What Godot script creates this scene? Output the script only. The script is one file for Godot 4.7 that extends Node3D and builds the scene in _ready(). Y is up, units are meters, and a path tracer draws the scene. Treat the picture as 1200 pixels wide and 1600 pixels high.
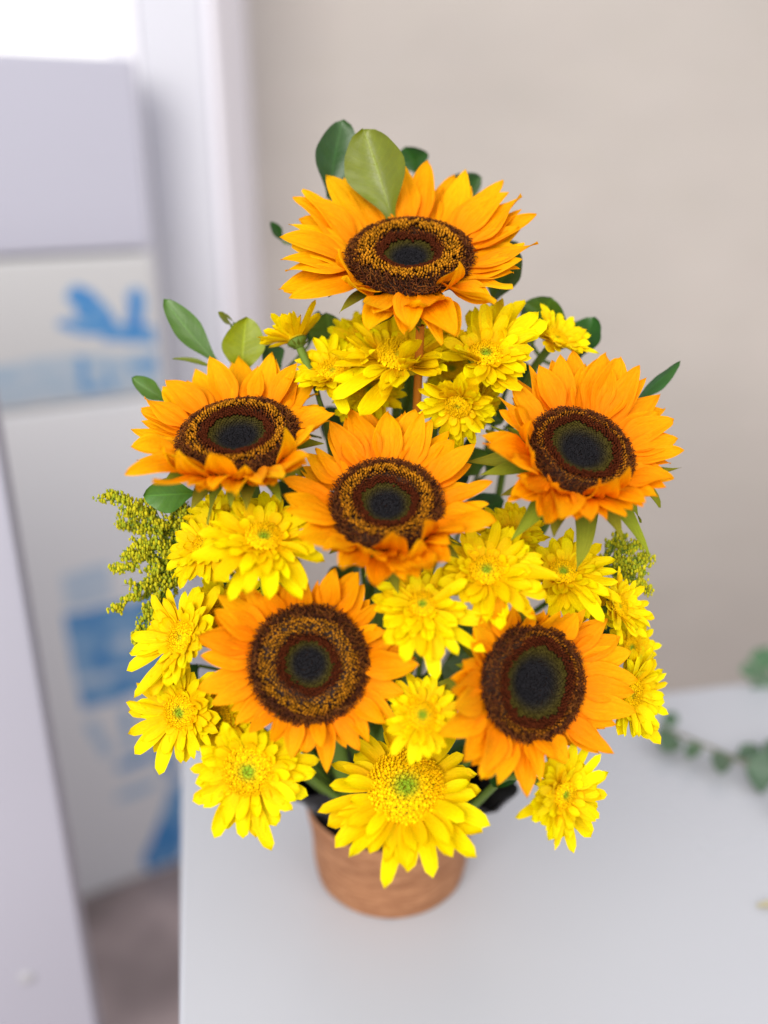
extends Node3D

# ---------------------------------------------------------------- helpers
var rng := RandomNumberGenerator.new()
var mats := {}
var used := {}

func numbered(called: String) -> String:
	var n: int = used.get(called, 0)
	used[called] = n + 1
	return called if n == 0 else "%s_%03d" % [called, n]

func thing(called: String, label: String, category: String, at := Vector3.ZERO, group := "") -> Node3D:
	var o := Node3D.new()
	o.name = numbered(called)
	add_child(o)
	o.position = at
	o.set_meta("label", label)
	o.set_meta("category", category)
	if group != "":
		o.set_meta("group", group)
	return o

func part(called: String, mesh: Mesh, mat: Material, parent: Node3D, at := Transform3D.IDENTITY, kind := "") -> MeshInstance3D:
	var o := MeshInstance3D.new()
	var count := 0
	for c in parent.get_children():
		if c.has_meta("kind_name") and c.get_meta("kind_name") == called:
			count += 1
	o.name = called if count == 0 else "%s_%03d" % [called, count]
	o.set_meta("kind_name", called)
	o.mesh = mesh
	o.material_override = mat
	o.transform = at
	if kind != "":
		o.set_meta("kind", kind)
	parent.add_child(o, true)
	return o

func structure(called: String, mesh: Mesh, mat: Material, at := Transform3D.IDENTITY) -> MeshInstance3D:
	return part(called, mesh, mat, self, at, "structure")

func scatter(called: String, mesh: Mesh, mat: Material, parent: Node3D, places: Array, tints: Array) -> void:
	if places.is_empty():
		return
	var mm := MultiMesh.new()
	mm.transform_format = MultiMesh.TRANSFORM_3D
	mm.use_colors = true
	mm.mesh = mesh
	mm.instance_count = places.size()
	for i in places.size():
		mm.set_instance_transform(i, places[i])
		mm.set_instance_color(i, tints[i])
	var o := MultiMeshInstance3D.new()
	o.name = called
	o.multimesh = mm
	o.material_override = mat
	o.set_meta("kind", "stuff")
	parent.add_child(o, true)

func srgb(r: int, g: int, b: int) -> Color:
	return Color8(r, g, b).srgb_to_linear()

func plain(color: Color, rough := 0.6, spec := 0.5) -> StandardMaterial3D:
	var m := StandardMaterial3D.new()
	m.albedo_color = color
	m.roughness = rough
	m.metallic_specular = spec
	m.cull_mode = BaseMaterial3D.CULL_DISABLED
	return m

func tinted(rough := 0.55, spec := 0.35) -> StandardMaterial3D:
	var m := plain(Color.WHITE, rough, spec)
	m.vertex_color_use_as_albedo = true
	return m

# a grid of points, rows along u, columns along v
func grid(nu: int, nv: int, f: Callable, tint = null, wrap := false) -> ArrayMesh:
	var st := SurfaceTool.new()
	st.begin(Mesh.PRIMITIVE_TRIANGLES)
	st.set_smooth_group(0)
	for i in nu + 1:
		for j in nv + 1:
			var u := float(i) / nu
			var v := float(j) / nv
			if tint != null:
				st.set_color(tint.call(u, v))
			st.set_uv(Vector2(u, v))
			st.add_vertex(f.call(u, 0.0 if wrap and j == nv else v))
	for i in nu:
		for j in nv:
			var a := i * (nv + 1) + j
			var b := a + nv + 1
			for k in [a, b, a + 1, a + 1, b, b + 1]:
				st.add_index(k)
	st.generate_normals()
	return st.commit()

# kind: 0 sunflower petal, 1 strap petal, 2 broad leaf, 3 pointed bract
func blade(L: float, W: float, el: float, curl: float, kind: int, base: Color, tip: Color, cup := 0.5, nu := 11, nv := 6) -> ArrayMesh:
	var p: float = [rng.randf_range(2.0, 3.2), rng.randf_range(4.0, 7.5), 2.4, 1.25, 2.3][kind]
	var q: float = [rng.randf_range(0.72, 0.95), 0.46, 0.62, 1.0, 0.5][kind]
	var w0: float = [0.42, 0.42, 0.12, 0.75, 0.2][kind]
	var peak: float = [0.42, 0.62, 0.62, 0.22, 0.5][kind]
	var wave: float = rng.randf_range(0.02, 0.075) * [1.2, 0.8, 0.5, 0.9, 0.4][kind]
	var ph := rng.randf() * TAU
	var twist: float = rng.randf_range(-0.35, 0.35) * [1.0, 0.9, 0.25, 1.2, 0.2][kind] * (2.6 if rng.randf() < 0.16 else 1.0)
	var side := rng.randf_range(-0.13, 0.13) * L
	var rib: float = [0.04, 0.035, 0.0, 0.02, 0.0][kind]
	var fold: float = rng.randf_range(0.5, 1.3) * cup
	var notch := rng.randf_range(-0.10, 0.10)
	var xs := PackedVector2Array([Vector2.ZERO])
	var th := PackedFloat32Array([deg_to_rad(el + curl)])
	for i in nu:
		var t := (i + 0.5) / nu
		var a := deg_to_rad(el + curl * (1.0 - 2.0 * t))
		xs.append(xs[i] + Vector2(cos(a), sin(a)) * L / nu)
		th.append(deg_to_rad(el + curl * (1.0 - 2.0 * (i + 1.0) / nu)))
	var f := func(u: float, v: float) -> Vector3:
		var s := v * 2.0 - 1.0
		var i := int(round(u * nu))
		var w: float = W * 0.5 * lerpf(w0, 1.0, smoothstep(0.0, peak, u)) * pow(maxf(1.0 - pow(u, p), 0.0), q)
		var h := fold * (s * s - 0.3) * w + rib * W * cos(s * PI * 2.6) * sin(PI * u)
		if kind == 2:
			h += 0.10 * w * (absf(s) - 0.5) + 0.03 * w * sin(u * 26.0 - absf(s) * 5.0) * absf(s)
		h += wave * W * s * sin(u * 7.5 + ph) + wave * 0.6 * W * sin(u * 5.0 + ph * 2.0) * s * s
		var k := s * w
		var c := cos(twist * u)
		var d := sin(twist * u)
		var across := k * c - h * d
		var out := k * d + h * c
		var x := xs[i]
		var n := Vector2(-sin(th[i]), cos(th[i]))
		var along := notch * w * s if u > 0.8 else 0.0
		return Vector3(x.x + n.x * out + along * n.y, x.y + n.y * out - along * n.x, across + side * u * u)
	var g := rng.randf_range(0.93, 1.06)
	var hue := rng.randf_range(-1.0, 1.0)
	var tint := func(u: float, v: float) -> Color:
		var c := base.lerp(tip, smoothstep(0.05, 0.9, u))
		return Color(minf(c.r * g, 0.98), c.g * g * (1.0 + 0.13 * hue), c.b * g)
	return grid(nu, nv, f, tint)

func tube(points: Array, r0: float, r1: float, sides := 7, tint := Color.WHITE) -> ArrayMesh:
	var curve := Curve3D.new()
	for i in points.size():
		var t: Vector3 = (points[mini(i + 1, points.size() - 1)] - points[maxi(i - 1, 0)]) * 0.22
		curve.add_point(points[i], -t, t)
	var n := maxi(4, points.size() * 4)
	var total := curve.get_baked_length()
	var ring := []
	for i in n + 1:
		var at := total * i / n
		var here := curve.sample_baked(at, true)
		var d := (curve.sample_baked(minf(at + total * 0.01, total), true) - curve.sample_baked(maxf(at - total * 0.01, 0.0), true)).normalized()
		var a := d.cross(Vector3.UP if absf(d.y) < 0.9 else Vector3.RIGHT).normalized()
		ring.append([here, a, d.cross(a)])
	return grid(n, sides, func(u: float, v: float) -> Vector3:
		var e: Array = ring[int(round(u * n))]
		var r := lerpf(r0, r1, u)
		return e[0] + (e[1] * cos(v * TAU) + e[2] * sin(v * TAU)) * r
	, func(_u: float, _v: float) -> Color: return tint, true)

func lathe(profile: Array, sides := 48, tint := Color.WHITE) -> ArrayMesh:
	var n := profile.size() - 1
	return grid(n, sides, func(u: float, v: float) -> Vector3:
		var p: Vector2 = profile[int(round(u * n))]
		return Vector3(p.x * cos(v * TAU), p.y, p.x * sin(v * TAU))
	, func(_u: float, _v: float) -> Color: return tint, true)

# a box with rounded edges, centred on its base
func slab(size: Vector3, r: float) -> ArrayMesh:
	var st := SurfaceTool.new()
	st.begin(Mesh.PRIMITIVE_TRIANGLES)
	var n := 10
	var half := size * 0.5
	var coord := func(t: float, h: float) -> float:
		if t < 0.3:
			return -h + r * (1.0 - cos(t / 0.3 * PI / 2))
		if t > 0.7:
			return h - r * (1.0 - cos((1.0 - t) / 0.3 * PI / 2))
		return lerpf(-h + r, h - r, (t - 0.3) / 0.4)
	var base := 0
	for axis in 3:
		for sgn in [-1.0, 1.0]:
			for i in n + 1:
				for j in n + 1:
					var a: float = coord.call(float(i) / n, half[(axis + 1) % 3])
					var b: float = coord.call(float(j) / n, half[(axis + 2) % 3])
					var p := Vector3.ZERO
					p[axis] = sgn * half[axis]
					p[(axis + 1) % 3] = a
					p[(axis + 2) % 3] = b
					var core := p.clamp(-half + Vector3.ONE * r, half - Vector3.ONE * r)
					var nrm := (p - core).normalized()
					st.set_normal(nrm)
					st.set_uv(Vector2(float(i) / n, float(j) / n))
					st.add_vertex(core + nrm * r + Vector3(0, half.y, 0))
			for i in n:
				for j in n:
					var k := base + i * (n + 1) + j
					var tri := [k, k + n + 1, k + 1, k + 1, k + n + 1, k + n + 2]
					if sgn > 0:
						tri.reverse()
					for x in tri:
						st.add_index(x)
			base += (n + 1) * (n + 1)
	return st.commit()

# ---------------------------------------------------------------- textures
func image_of(w: int, h: int, f: Callable) -> Image:
	var im := Image.create(w, h, false, Image.FORMAT_RGBA8)
	for y in h:
		for x in w:
			im.set_pixel(x, y, f.call(x, y))
	return im

func make_materials() -> void:
	var noise := FastNoiseLite.new()
	noise.seed = 11
	noise.frequency = 0.02
	# veins of a petal: streaks that run its length
	var veins := func(x: int, y: int) -> float:
		return 0.5 + 0.32 * noise.get_noise_2d(x * 0.35, y * 9.0) + 0.25 * noise.get_noise_2d(x * 0.8 + 500, y * 24.0) + 0.14 * noise.get_noise_2d(x * 2.0, y * 3.0 + 900)
	var vein_color := image_of(256, 128, func(x: int, y: int) -> Color:
		var k: float = 0.90 + 0.24 * (veins.call(x, y) - 0.5)
		return Color(k + 0.05, k, k * 0.9))
	var vein_relief := image_of(256, 128, func(x: int, y: int) -> Color:
		var k: float = veins.call(x, y)
		return Color(k, k, k))
	vein_relief.bump_map_to_normal_map(3.0)
	for k in ["petal", "strap"]:
		var m := tinted(0.6, 0.2)
		m.albedo_texture = ImageTexture.create_from_image(vein_color)
		m.normal_enabled = true
		m.normal_texture = ImageTexture.create_from_image(vein_relief)
		m.normal_scale = 1.3 if k == "petal" else 0.9
		m.backlight_enabled = true
		m.backlight = Color(0.68, 0.68, 0.68)
		mats[k] = m
	# a leaf: pale midrib, side veins, faint blotches; v = 0.5 is the midrib
	var leaf_height := func(x: int, y: int) -> float:
		var s: float = absf(y / 127.5 - 1.0)
		var side: float = fposmod(x / 256.0 * 11.0 - s * 2.2, 1.0)
		return clampf(0.75 * exp(-pow(s / 0.045, 2.0)) + 0.22 * exp(-pow((side - 0.5) / 0.07, 2.0)) * (1.0 - s * 0.6), 0.0, 1.0)
	var leaf_color := image_of(256, 256, func(x: int, y: int) -> Color:
		var h: float = leaf_height.call(x, y)
		var b: float = 0.88 + 0.07 * noise.get_noise_2d(x * 0.6, y * 0.6)
		if noise.get_noise_2d(x * 5.0 + 2000, y * 5.0) > 0.62:
			b *= 0.72
		return Color(minf(b + 0.30 * h, 1.0), minf(b * 0.98 + 0.24 * h, 1.0), minf(b * 0.9 + 0.25 * h, 1.0)))
	var leaf_relief := image_of(256, 256, func(x: int, y: int) -> Color:
		var k: float = 0.5 - 0.35 * leaf_height.call(x, y) + 0.05 * noise.get_noise_2d(x * 3.0, y * 3.0)
		return Color(k, k, k))
	leaf_relief.bump_map_to_normal_map(4.0)
	var leaf := tinted(0.36, 0.5)
	leaf.albedo_texture = ImageTexture.create_from_image(leaf_color)
	leaf.normal_enabled = true
	leaf.normal_texture = ImageTexture.create_from_image(leaf_relief)
	leaf.backlight_enabled = true
	leaf.backlight = Color(0.3, 0.3, 0.3)
	mats.leaf = leaf
	mats.bract = leaf.duplicate()
	mats.bract.roughness = 0.7
	mats.bract.metallic_specular = 0.2
	mats.bract.backlight = Color(0.5, 0.5, 0.5)
	mats.bract.albedo_texture = ImageTexture.create_from_image(vein_color)
	mats.bract.normal_texture = mats.petal.normal_texture
	mats.green = tinted(0.6, 0.3)
	mats.floret = tinted(0.85, 0.1)
	# kraft paper: long fibres round the pot over a cloudy brown
	var fibre := func(x: int, y: int) -> float:
		return 0.7 * noise.get_noise_2d(x * 0.22, y * 5.0) + 0.5 * noise.get_noise_2d(x * 0.7 + 300, y * 14.0) + 0.15 * noise.get_noise_2d(x * 0.3 + 80, y * 0.8)
	var kraft_color := image_of(1024, 256, func(x: int, y: int) -> Color:
		var k: float = fibre.call(x, y)
		return Color(0.61 + 0.22 * k, 0.425 + 0.20 * k, 0.30 + 0.16 * k))
	var kraft_relief := image_of(1024, 256, func(x: int, y: int) -> Color:
		var k: float = 0.5 + 0.6 * fibre.call(x, y)
		return Color(k, k, k))
	kraft_relief.bump_map_to_normal_map(2.0)
	var kraft := plain(Color.WHITE, 0.72, 0.35)
	kraft.albedo_texture = ImageTexture.create_from_image(kraft_color)
	kraft.normal_enabled = true
	kraft.normal_texture = ImageTexture.create_from_image(kraft_relief)
	kraft.normal_scale = 0.5
	# the pot's side runs u up, v round; the image runs x round
	mats.kraft = kraft
	var black := plain(Color(0.10, 0.09, 0.095), 0.34, 0.35)
	mats.black = black
	var wood := plain(Color(0.74, 0.46, 0.13), 0.7, 0.2)
	mats.wood = wood
	# painted wall with faint clouds and roller grain
	var cloud := image_of(512, 512, func(x: int, y: int) -> Color:
		var k: float = 0.945 + 0.09 * noise.get_noise_2d(x * 0.5, y * 0.5) + 0.02 * noise.get_noise_2d(x * 6.0, y * 6.0)
		return Color(k, k * 0.995, k * 0.985))
	var wall := plain(Color8(200, 194, 189), 0.85, 0.3)
	wall.albedo_texture = ImageTexture.create_from_image(cloud)
	mats.wall = wall
	var table := plain(Color8(182, 185, 193), 0.32, 0.5)
	var smear := image_of(256, 256, func(x: int, y: int) -> Color:
		var k: float = 0.62 + 0.3 * noise.get_noise_2d(x * 1.0, y * 1.0) + 0.1 * noise.get_noise_2d(x * 5.0, y * 5.0)
		return Color(k, k, k))
	table.roughness = 0.55
	table.roughness_texture = ImageTexture.create_from_image(smear)
	mats.table = table
	var floor_color := image_of(256, 256, func(x: int, y: int) -> Color:
		var k: float = 0.8 + 0.3 * noise.get_noise_2d(x * 1.5, y * 1.5)
		return Color(k, k * 0.97, k * 0.96))
	var ground := plain(Color8(200, 186, 186), 0.7)
	ground.albedo_texture = ImageTexture.create_from_image(floor_color)
	ground.uv1_scale = Vector3(3, 3, 3)
	mats.floor = ground

# ---------------------------------------------------------------- flowers
const ORANGE_BASE := Color(0.95, 0.29, 0.002)
const ORANGE_TIP := Color(0.97, 0.45, 0.003)
const YELLOW_BASE := Color(0.95, 0.64, 0.002)
const YELLOW_TIP := Color(0.98, 0.86, 0.003)
const GREEN := Color(0.12, 0.19, 0.025)

func facing(n: Vector3) -> Basis:
	var x := (Vector3.RIGHT - n * n.x).normalized()
	return Basis(x, n, x.cross(n))

func into_pot(t: Node3D) -> Vector3:
	var spot := Vector3(0.004 + rng.randf_range(-0.032, 0.032), 0.035, rng.randf_range(-0.035, 0.02))
	return t.transform.affine_inverse() * spot

func floret_mesh(knob: Color, shaft: Color, r: float, h: float) -> ArrayMesh:
	var pr := [Vector2(r * 0.6, 0), Vector2(r * 0.55, h * 0.55), Vector2(r * 1.0, h * 0.72), Vector2(r * 0.8, h * 0.95), Vector2(0.0, h)]
	return grid(4, 6, func(u: float, v: float) -> Vector3:
		var p: Vector2 = pr[int(round(u * 4))]
		return Vector3(p.x * cos(v * TAU), p.y, p.x * sin(v * TAU))
	, func(u: float, _v: float) -> Color: return shaft if u < 0.45 else knob, true)

# a tiny trumpet with five lobes
func tube_floret() -> ArrayMesh:
	var pr := [Vector2(0.35, 0), Vector2(0.4, 1.3), Vector2(0.62, 2.0), Vector2(1.0, 2.45), Vector2(0.45, 2.1), Vector2(0.0, 1.7)]
	return grid(5, 10, func(u: float, v: float) -> Vector3:
		var i := int(round(u * 5))
		var p: Vector2 = pr[i]
		var k := 1.0 + (0.4 * cos(v * TAU * 5.0) if i == 3 else 0.0)
		return Vector3(p.x * k * cos(v * TAU), p.y + (0.25 * cos(v * TAU * 5.0) if i == 3 else 0.0), p.x * k * sin(v * TAU))
	, func(u: float, _v: float) -> Color: return Color(0.96, 0.9, 0.9) if u < 0.3 or u > 0.9 else Color.WHITE, true)

func stigma_mesh(tone: Color) -> ArrayMesh:
	var st := SurfaceTool.new()
	st.begin(Mesh.PRIMITIVE_TRIANGLES)
	for s in [-1.0, 1.0]:
		st.append_from(tube([Vector3.ZERO, Vector3(0, 0.55, 0), Vector3(0.22 * s, 0.95, 0.05), Vector3(0.5 * s, 1.0, 0.1)], 0.13, 0.05, 4, tone), 0, Transform3D.IDENTITY)
	return st.commit()

func disc_height(q: float) -> float:
	return -0.03 + 0.15 * smoothstep(0.18, 0.68, q) - 0.14 * smoothstep(0.74, 1.03, q)

func sunflower(label: String, at: Vector3, n: Vector3, R: float, gold: float, core: float, skirt: float, petals: Array) -> void:
	var t := thing("sunflower", label, "sunflower", at, "sunflowers in the bouquet")
	t.basis = facing(n)
	var pr := [Vector2(0.0, -0.55 * R), Vector2(0.3 * R, -0.5 * R), Vector2(0.75 * R, -0.3 * R), Vector2(0.99 * R, -0.08 * R)]
	part("receptacle", lathe(pr, 28, GREEN), mats.green, t)
	var top := []
	for i in 17:
		var q := 1.0 - i / 16.0
		top.append(Vector2(q * R, disc_height(q) * R))
	part("disc", lathe(top, 40, Color(0.035, 0.012, 0.004)), mats.green, t)
	var centre := []
	var centre_tint := []
	var buds := []
	var buds_tint := []
	var pollen := []
	var pollen_tint := []
	var spikes := []
	var spikes_tint := []
	var N := 1900
	var w1 := rng.randf() * TAU
	var w2 := rng.randf() * TAU
	var dark_edge := core
	var base := Color(ORANGE_BASE.r, ORANGE_BASE.g * gold, ORANGE_BASE.b)
	var tip := Color(ORANGE_TIP.r, ORANGE_TIP.g * gold, ORANGE_TIP.b)
	var ring_in := core + 0.12
	for k in N:
		var q := sqrt((k + 0.5) / N)
		var a := k * 2.399963
		var lean := 0.7 * smoothstep(0.55, 1.0, q) - 0.35 * smoothstep(0.15, 0.4, q) * (1.0 - smoothstep(0.55, 0.7, q))
		var up := Vector3(cos(a) * lean, 1, -sin(a) * lean).normalized()
		var jit := rng.randf_range(-0.012, 0.012)
		var wob := 0.022 * sin(a * 2.0 + w1) + 0.012 * sin(a * 5.0 + w2) + rng.randf_range(-0.02, 0.02)
		var where := Vector3(cos(a) * (q + jit) * R, disc_height(q) * R, -sin(a) * (q + jit) * R)
		var x := up.cross(Vector3(0.3, 0.2, 1)).normalized()
		var b := Basis(x, up, x.cross(up)).rotated(up, rng.randf() * TAU)
		var shade := rng.randf_range(0.7, 1.25)
		if q + wob < dark_edge:
			centre.append(Transform3D(b.scaled(Vector3.ONE * R * 0.027), where))
			var g := pow(smoothstep(0.45, 1.0, q / dark_edge), 1.6) * 0.75 + 0.03
			centre_tint.append(Color(0.010 + 0.050 * g, 0.010 + 0.036 * g, 0.013 - 0.008 * g) * shade)
		elif q + wob * 1.5 < ring_in:
			buds.append(Transform3D(b.scaled(Vector3.ONE * R * 0.031), where))
			buds_tint.append(Color(shade, shade, shade))
		elif q + wob * 1.6 < 0.82:
			var ripe := smoothstep(ring_in, ring_in + 0.10, q) * (1.0 - 0.5 * smoothstep(0.74, 0.84, q))
			if rng.randf() < 0.85:
				pollen.append(Transform3D(b.scaled(Vector3.ONE * R * lerpf(0.013, 0.0205, ripe) * rng.randf_range(0.9, 1.12)), where))
				pollen_tint.append(Color(lerpf(0.45, 1.0, ripe), lerpf(0.28, 1.0, ripe), 0.9) * rng.randf_range(0.3, 1.0))
			if rng.randf() < 0.2:
				spikes.append(Transform3D(b.scaled(Vector3.ONE * R * rng.randf_range(0.06, 0.09)), where))
				spikes_tint.append(Color(0.10, 0.03, 0.01) * shade)
		else:
			spikes.append(Transform3D(b.scaled(Vector3.ONE * R * rng.randf_range(0.08, 0.13)), where))
			spikes_tint.append([Color(0.055, 0.018, 0.009), Color(0.16, 0.055, 0.012), Color(0.10, 0.03, 0.01)][rng.randi() % 3] * shade)
	scatter("disc_centre", mats.m_bud, mats.floret, t, centre, centre_tint)
	scatter("disc_bud", mats.m_maroon, mats.floret, t, buds, buds_tint)
	scatter("pollen_floret", mats.m_pollen, mats.floret, t, pollen, pollen_tint)
	scatter("stigma", mats.m_stigma, mats.floret, t, spikes, spikes_tint)
	for p in petals:
		var az := deg_to_rad(p[0])
		var L: float = p[2] / 1000.0
		var b := Basis(Vector3.UP, az)
		var inner: bool = p[1] > 65
		var y := R * (-0.06 + rng.randf_range(-0.05, 0.03))
		var m := blade(L, p[3] / 1000.0, p[1], p[4], 0, base, tip, -0.25 if inner else rng.randf_range(-0.1, 0.5), 13, 8)
		part("petal", m, mats.petal, t, Transform3D(b, b * Vector3(R * 0.93, y, 0)))
	for k in 26:
		var az_deg: float = 13.85 * k + rng.randf_range(-5, 5)
		var el := 14.0
		var L := 0.034
		var best := 999.0
		for p in petals:
			var d := absf(fposmod(p[0] - az_deg + 180.0, 360.0) - 180.0)
			if d < best and p[1] <= 65:
				best = d
				el = p[1]
				L = p[2] / 1000.0
		var b := Basis(Vector3.UP, deg_to_rad(az_deg))
		part("petal", blade(L * rng.randf_range(0.82, 1.0), L * rng.randf_range(0.36, 0.48), el - 5.0, rng.randf_range(-5, 18), 0, base, tip, rng.randf_range(0.0, 0.5), 13, 8), mats.petal, t, Transform3D(b, b * Vector3(R * 0.9, -R * 0.12, 0)))
	var nb := 20
	for k in nb:
		var az := TAU * (k + rng.randf_range(-0.3, 0.3)) / nb
		var b := Basis(Vector3.UP, az)
		var m := blade(rng.randf_range(0.026, 0.040) * skirt, rng.randf_range(0.012, 0.018) * sqrt(skirt), rng.randf_range(-42, 8), rng.randf_range(-25, 38), 3, Color(0.15, 0.21, 0.02), Color(0.26, 0.31, 0.03), 0.6, 10, 4)
		part("bract", m, mats.bract, t, Transform3D(b, b * Vector3(R * rng.randf_range(0.7, 0.9), -R * rng.randf_range(0.2, 0.34), 0)))
	var foot := into_pot(t)
	var under := Vector3(0, -0.5 * R, 0)
	part("stem", tube([under, under + Vector3(0, -0.05, 0) + foot * 0.06, foot.lerp(under, 0.4), foot], 0.0058, 0.0055, 9, GREEN * 1.1), mats.green, t)

func chrysanthemum(label: String, at: Vector3, n: Vector3, R: float, rd: float, eye: int, petals: Array) -> void:
	var t := thing("chrysanthemum", label, "chrysanthemum", at, "yellow chrysanthemums in the bouquet")
	t.basis = facing(n)
	var r0 := R * rd
	part("calyx", lathe([Vector2(0.0, -0.32 * R), Vector2(0.08 * R, -0.31 * R), Vector2(0.2 * R, -0.2 * R), Vector2(0.3 * R, -0.06 * R), Vector2(0.2 * R, -0.02 * R)], 18, GREEN * 0.9), mats.green, t)
	for k in 13:
		var b := Basis(Vector3.UP, TAU * (k + rng.randf_range(-0.2, 0.2)) / 13)
		part("bract", blade(R * 0.3, R * 0.11, rng.randf_range(25, 50), 0, 3, GREEN * 0.8, GREEN * 1.2, 0.3, 5, 3), mats.bract, t, Transform3D(b, b * Vector3(R * 0.12, -0.26 * R, 0)))
	var base := YELLOW_BASE
	var el_at := func(az: float) -> float:
		var best := 999.0
		var el := 10.0
		for p in petals:
			var d := absf(fposmod(p[0] - az + 180.0, 360.0) - 180.0)
			if d < best:
				best = d
				el = p[1]
		return el
	for p in petals:
		var b := Basis(Vector3.UP, deg_to_rad(p[0]))
		part("petal", blade(p[2] / 1000.0, p[3] / 1000.0, p[1], p[4], 1, base, YELLOW_TIP, rng.randf_range(-0.1, 0.7), 10, 6), mats.strap, t, Transform3D(b, b * Vector3(r0 * 0.6, -0.02 * R, 0)))
	var L0 := R - r0 * 0.6
	for ring in [[15, 0.92, 4.0, 0.65], [13, 0.76, 9.0, 0.75], [12, 0.55, 17.0, 0.85], [11, 0.32, 30.0, 0.95]]:
		if rd > 0.4 and ring[1] < 0.6:
			continue
		for k in int(ring[0]):
			var az: float = 360.0 * (k + rng.randf_range(-0.3, 0.3)) / ring[0] + ring[2] * 3.0
			var b := Basis(Vector3.UP, deg_to_rad(az))
			var el: float = lerpf(el_at.call(az), 12.0, 0.3) + ring[2] + rng.randf_range(-9, 9)
			var L: float = L0 * ring[1] * rng.randf_range(0.75, 1.18)
			part("petal", blade(L, L0 * rng.randf_range(0.22, 0.31) * (0.75 + 0.25 * ring[1]), el, rng.randf_range(-10, 16), 1, base, YELLOW_TIP, rng.randf_range(0.0, 0.7), 8, 5), mats.strap, t, Transform3D(b, b * Vector3(r0 * ring[3], 0.015 * R, 0)))
	var places := []
	var tints := []
	var N := int(lerpf(170, 420, clampf((rd - 0.22) / 0.23, 0, 1)))
	for k in N:
		var q := sqrt((k + 0.5) / N)
		var a := k * 2.399963
		var up := Vector3(cos(a) * 0.9 * q + rng.randf_range(-0.2, 0.2), 1, -sin(a) * 0.9 * q + rng.randf_range(-0.2, 0.2)).normalized()
		var x := up.cross(Vector3(0.2, 0.1, 1)).normalized()
		var b := Basis(x, up, x.cross(up)).rotated(up, rng.randf() * TAU)
		var size := r0 * rng.randf_range(0.95, 1.35) / sqrt(N)
		places.append(Transform3D(b.scaled(Vector3(size, size * lerpf(0.8, 1.5, q), size)), Vector3(cos(a) * q * r0, R * (0.02 + 0.07 * smoothstep(0.0, 0.6, q) - 0.05 * q), -sin(a) * q * r0)))
		var green := 1.0 - smoothstep(0.10, 0.52 if eye else 0.3, q)
		var c := Color(0.95, 0.62, 0.003).lerp(Color(0.27, 0.42, 0.02), green * (1.0 if eye else 0.5))
		tints.append(c * rng.randf_range(0.85, 1.12))
	scatter("disc_floret", mats.m_tube, mats.floret, t, places, tints)
	part("disc", lathe([Vector2(r0 * 1.1, -0.03 * R), Vector2(r0, 0.02 * R), Vector2(r0 * 0.5, 0.06 * R), Vector2(0.0, 0.0)], 20, Color(0.45, 0.36, 0.01)), mats.green, t)
	var foot := into_pot(t)
	part("stem", tube([Vector3(0, -0.3 * R, 0), Vector3(0, -0.3 * R - 0.03, 0) + foot * 0.06, foot * 0.6, foot], 0.0024, 0.0026, 7, GREEN), mats.green, t)

const LEAF_TONES := [Color(0.030, 0.115, 0.022), Color(0.165, 0.20, 0.012), Color(0.075, 0.165, 0.016), Color(0.085, 0.215, 0.035), Color(0.275, 0.37, 0.014), Color(0.06, 0.16, 0.06)]

func leaf_sprig(label: String, top: Vector3, leaves: Array) -> void:
	var t := thing("leafy_sprig", label, "sprig", Vector3(0, 0.035, -0.01), "leafy sprigs in the bouquet")
	var st := SurfaceTool.new()
	st.begin(Mesh.PRIMITIVE_TRIANGLES)
	var foot := Vector3(rng.randf_range(-0.02, 0.02), 0, rng.randf_range(-0.02, 0.01))
	var crown := top - t.position
	var way := [foot, foot.lerp(crown, 0.45) + Vector3(0, 0.02, -0.01), crown]
	st.append_from(tube(way, 0.0022, 0.0015, 6, GREEN * 0.7), 0, Transform3D.IDENTITY)
	for l in leaves:
		var root: Vector3 = l[0] - t.position
		var knee := crown.lerp(root, 0.45) + Vector3(0, -0.012, -0.004)
		st.append_from(tube([crown, knee, root], 0.0014, 0.001, 5, GREEN * 0.8), 0, Transform3D.IDENTITY)
	part("stem", st.commit(), mats.green, t)
	var eye := Vector3(0, 0.5, 0.53)
	for l in leaves:
		var a: Vector3 = l[0] - t.position
		var b: Vector3 = l[1] - t.position
		var x := (b - a).normalized()
		var view: Vector3 = (eye - l[0]).normalized()
		var y: Vector3 = (view - x * view.dot(x)).normalized().rotated(x, deg_to_rad(l[4]))
		var tone: Color = LEAF_TONES[l[3]]
		part("leaf", blade((b - a).length(), l[2], 0, l[5], 2, tone, tone * 1.08, 0.35, 16, 10), mats.leaf, t, Transform3D(Basis(x, y, x.cross(y)), a))

func eucalyptus(label: String, stem: Array, leaves: Array) -> void:
	var t := thing("eucalyptus_branch", label, "eucalyptus", stem[0], "eucalyptus branches")
	var pts := []
	for p in stem:
		pts.append(p - stem[0])
	part("stem", tube(pts, 0.0019, 0.0011, 6, Color(0.20, 0.19, 0.11)), mats.green, t)
	var gum := Color(0.085, 0.185, 0.115)
	for l in leaves:
		var x: Vector3 = (l[1] - l[0]).normalized()
		var view: Vector3 = (Vector3(0.05, 0.75, 0.5) - l[0]).normalized()
		var y := (view - x * view.dot(x)).normalized()
		part("leaf", blade((l[1] - l[0]).length(), l[2], 0, 10, 4, gum * rng.randf_range(0.8, 1.2), gum, 0.25, 12, 8), mats.leaf, t, Transform3D(Basis(x, y, x.cross(y)), l[0] - stem[0]))

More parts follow.
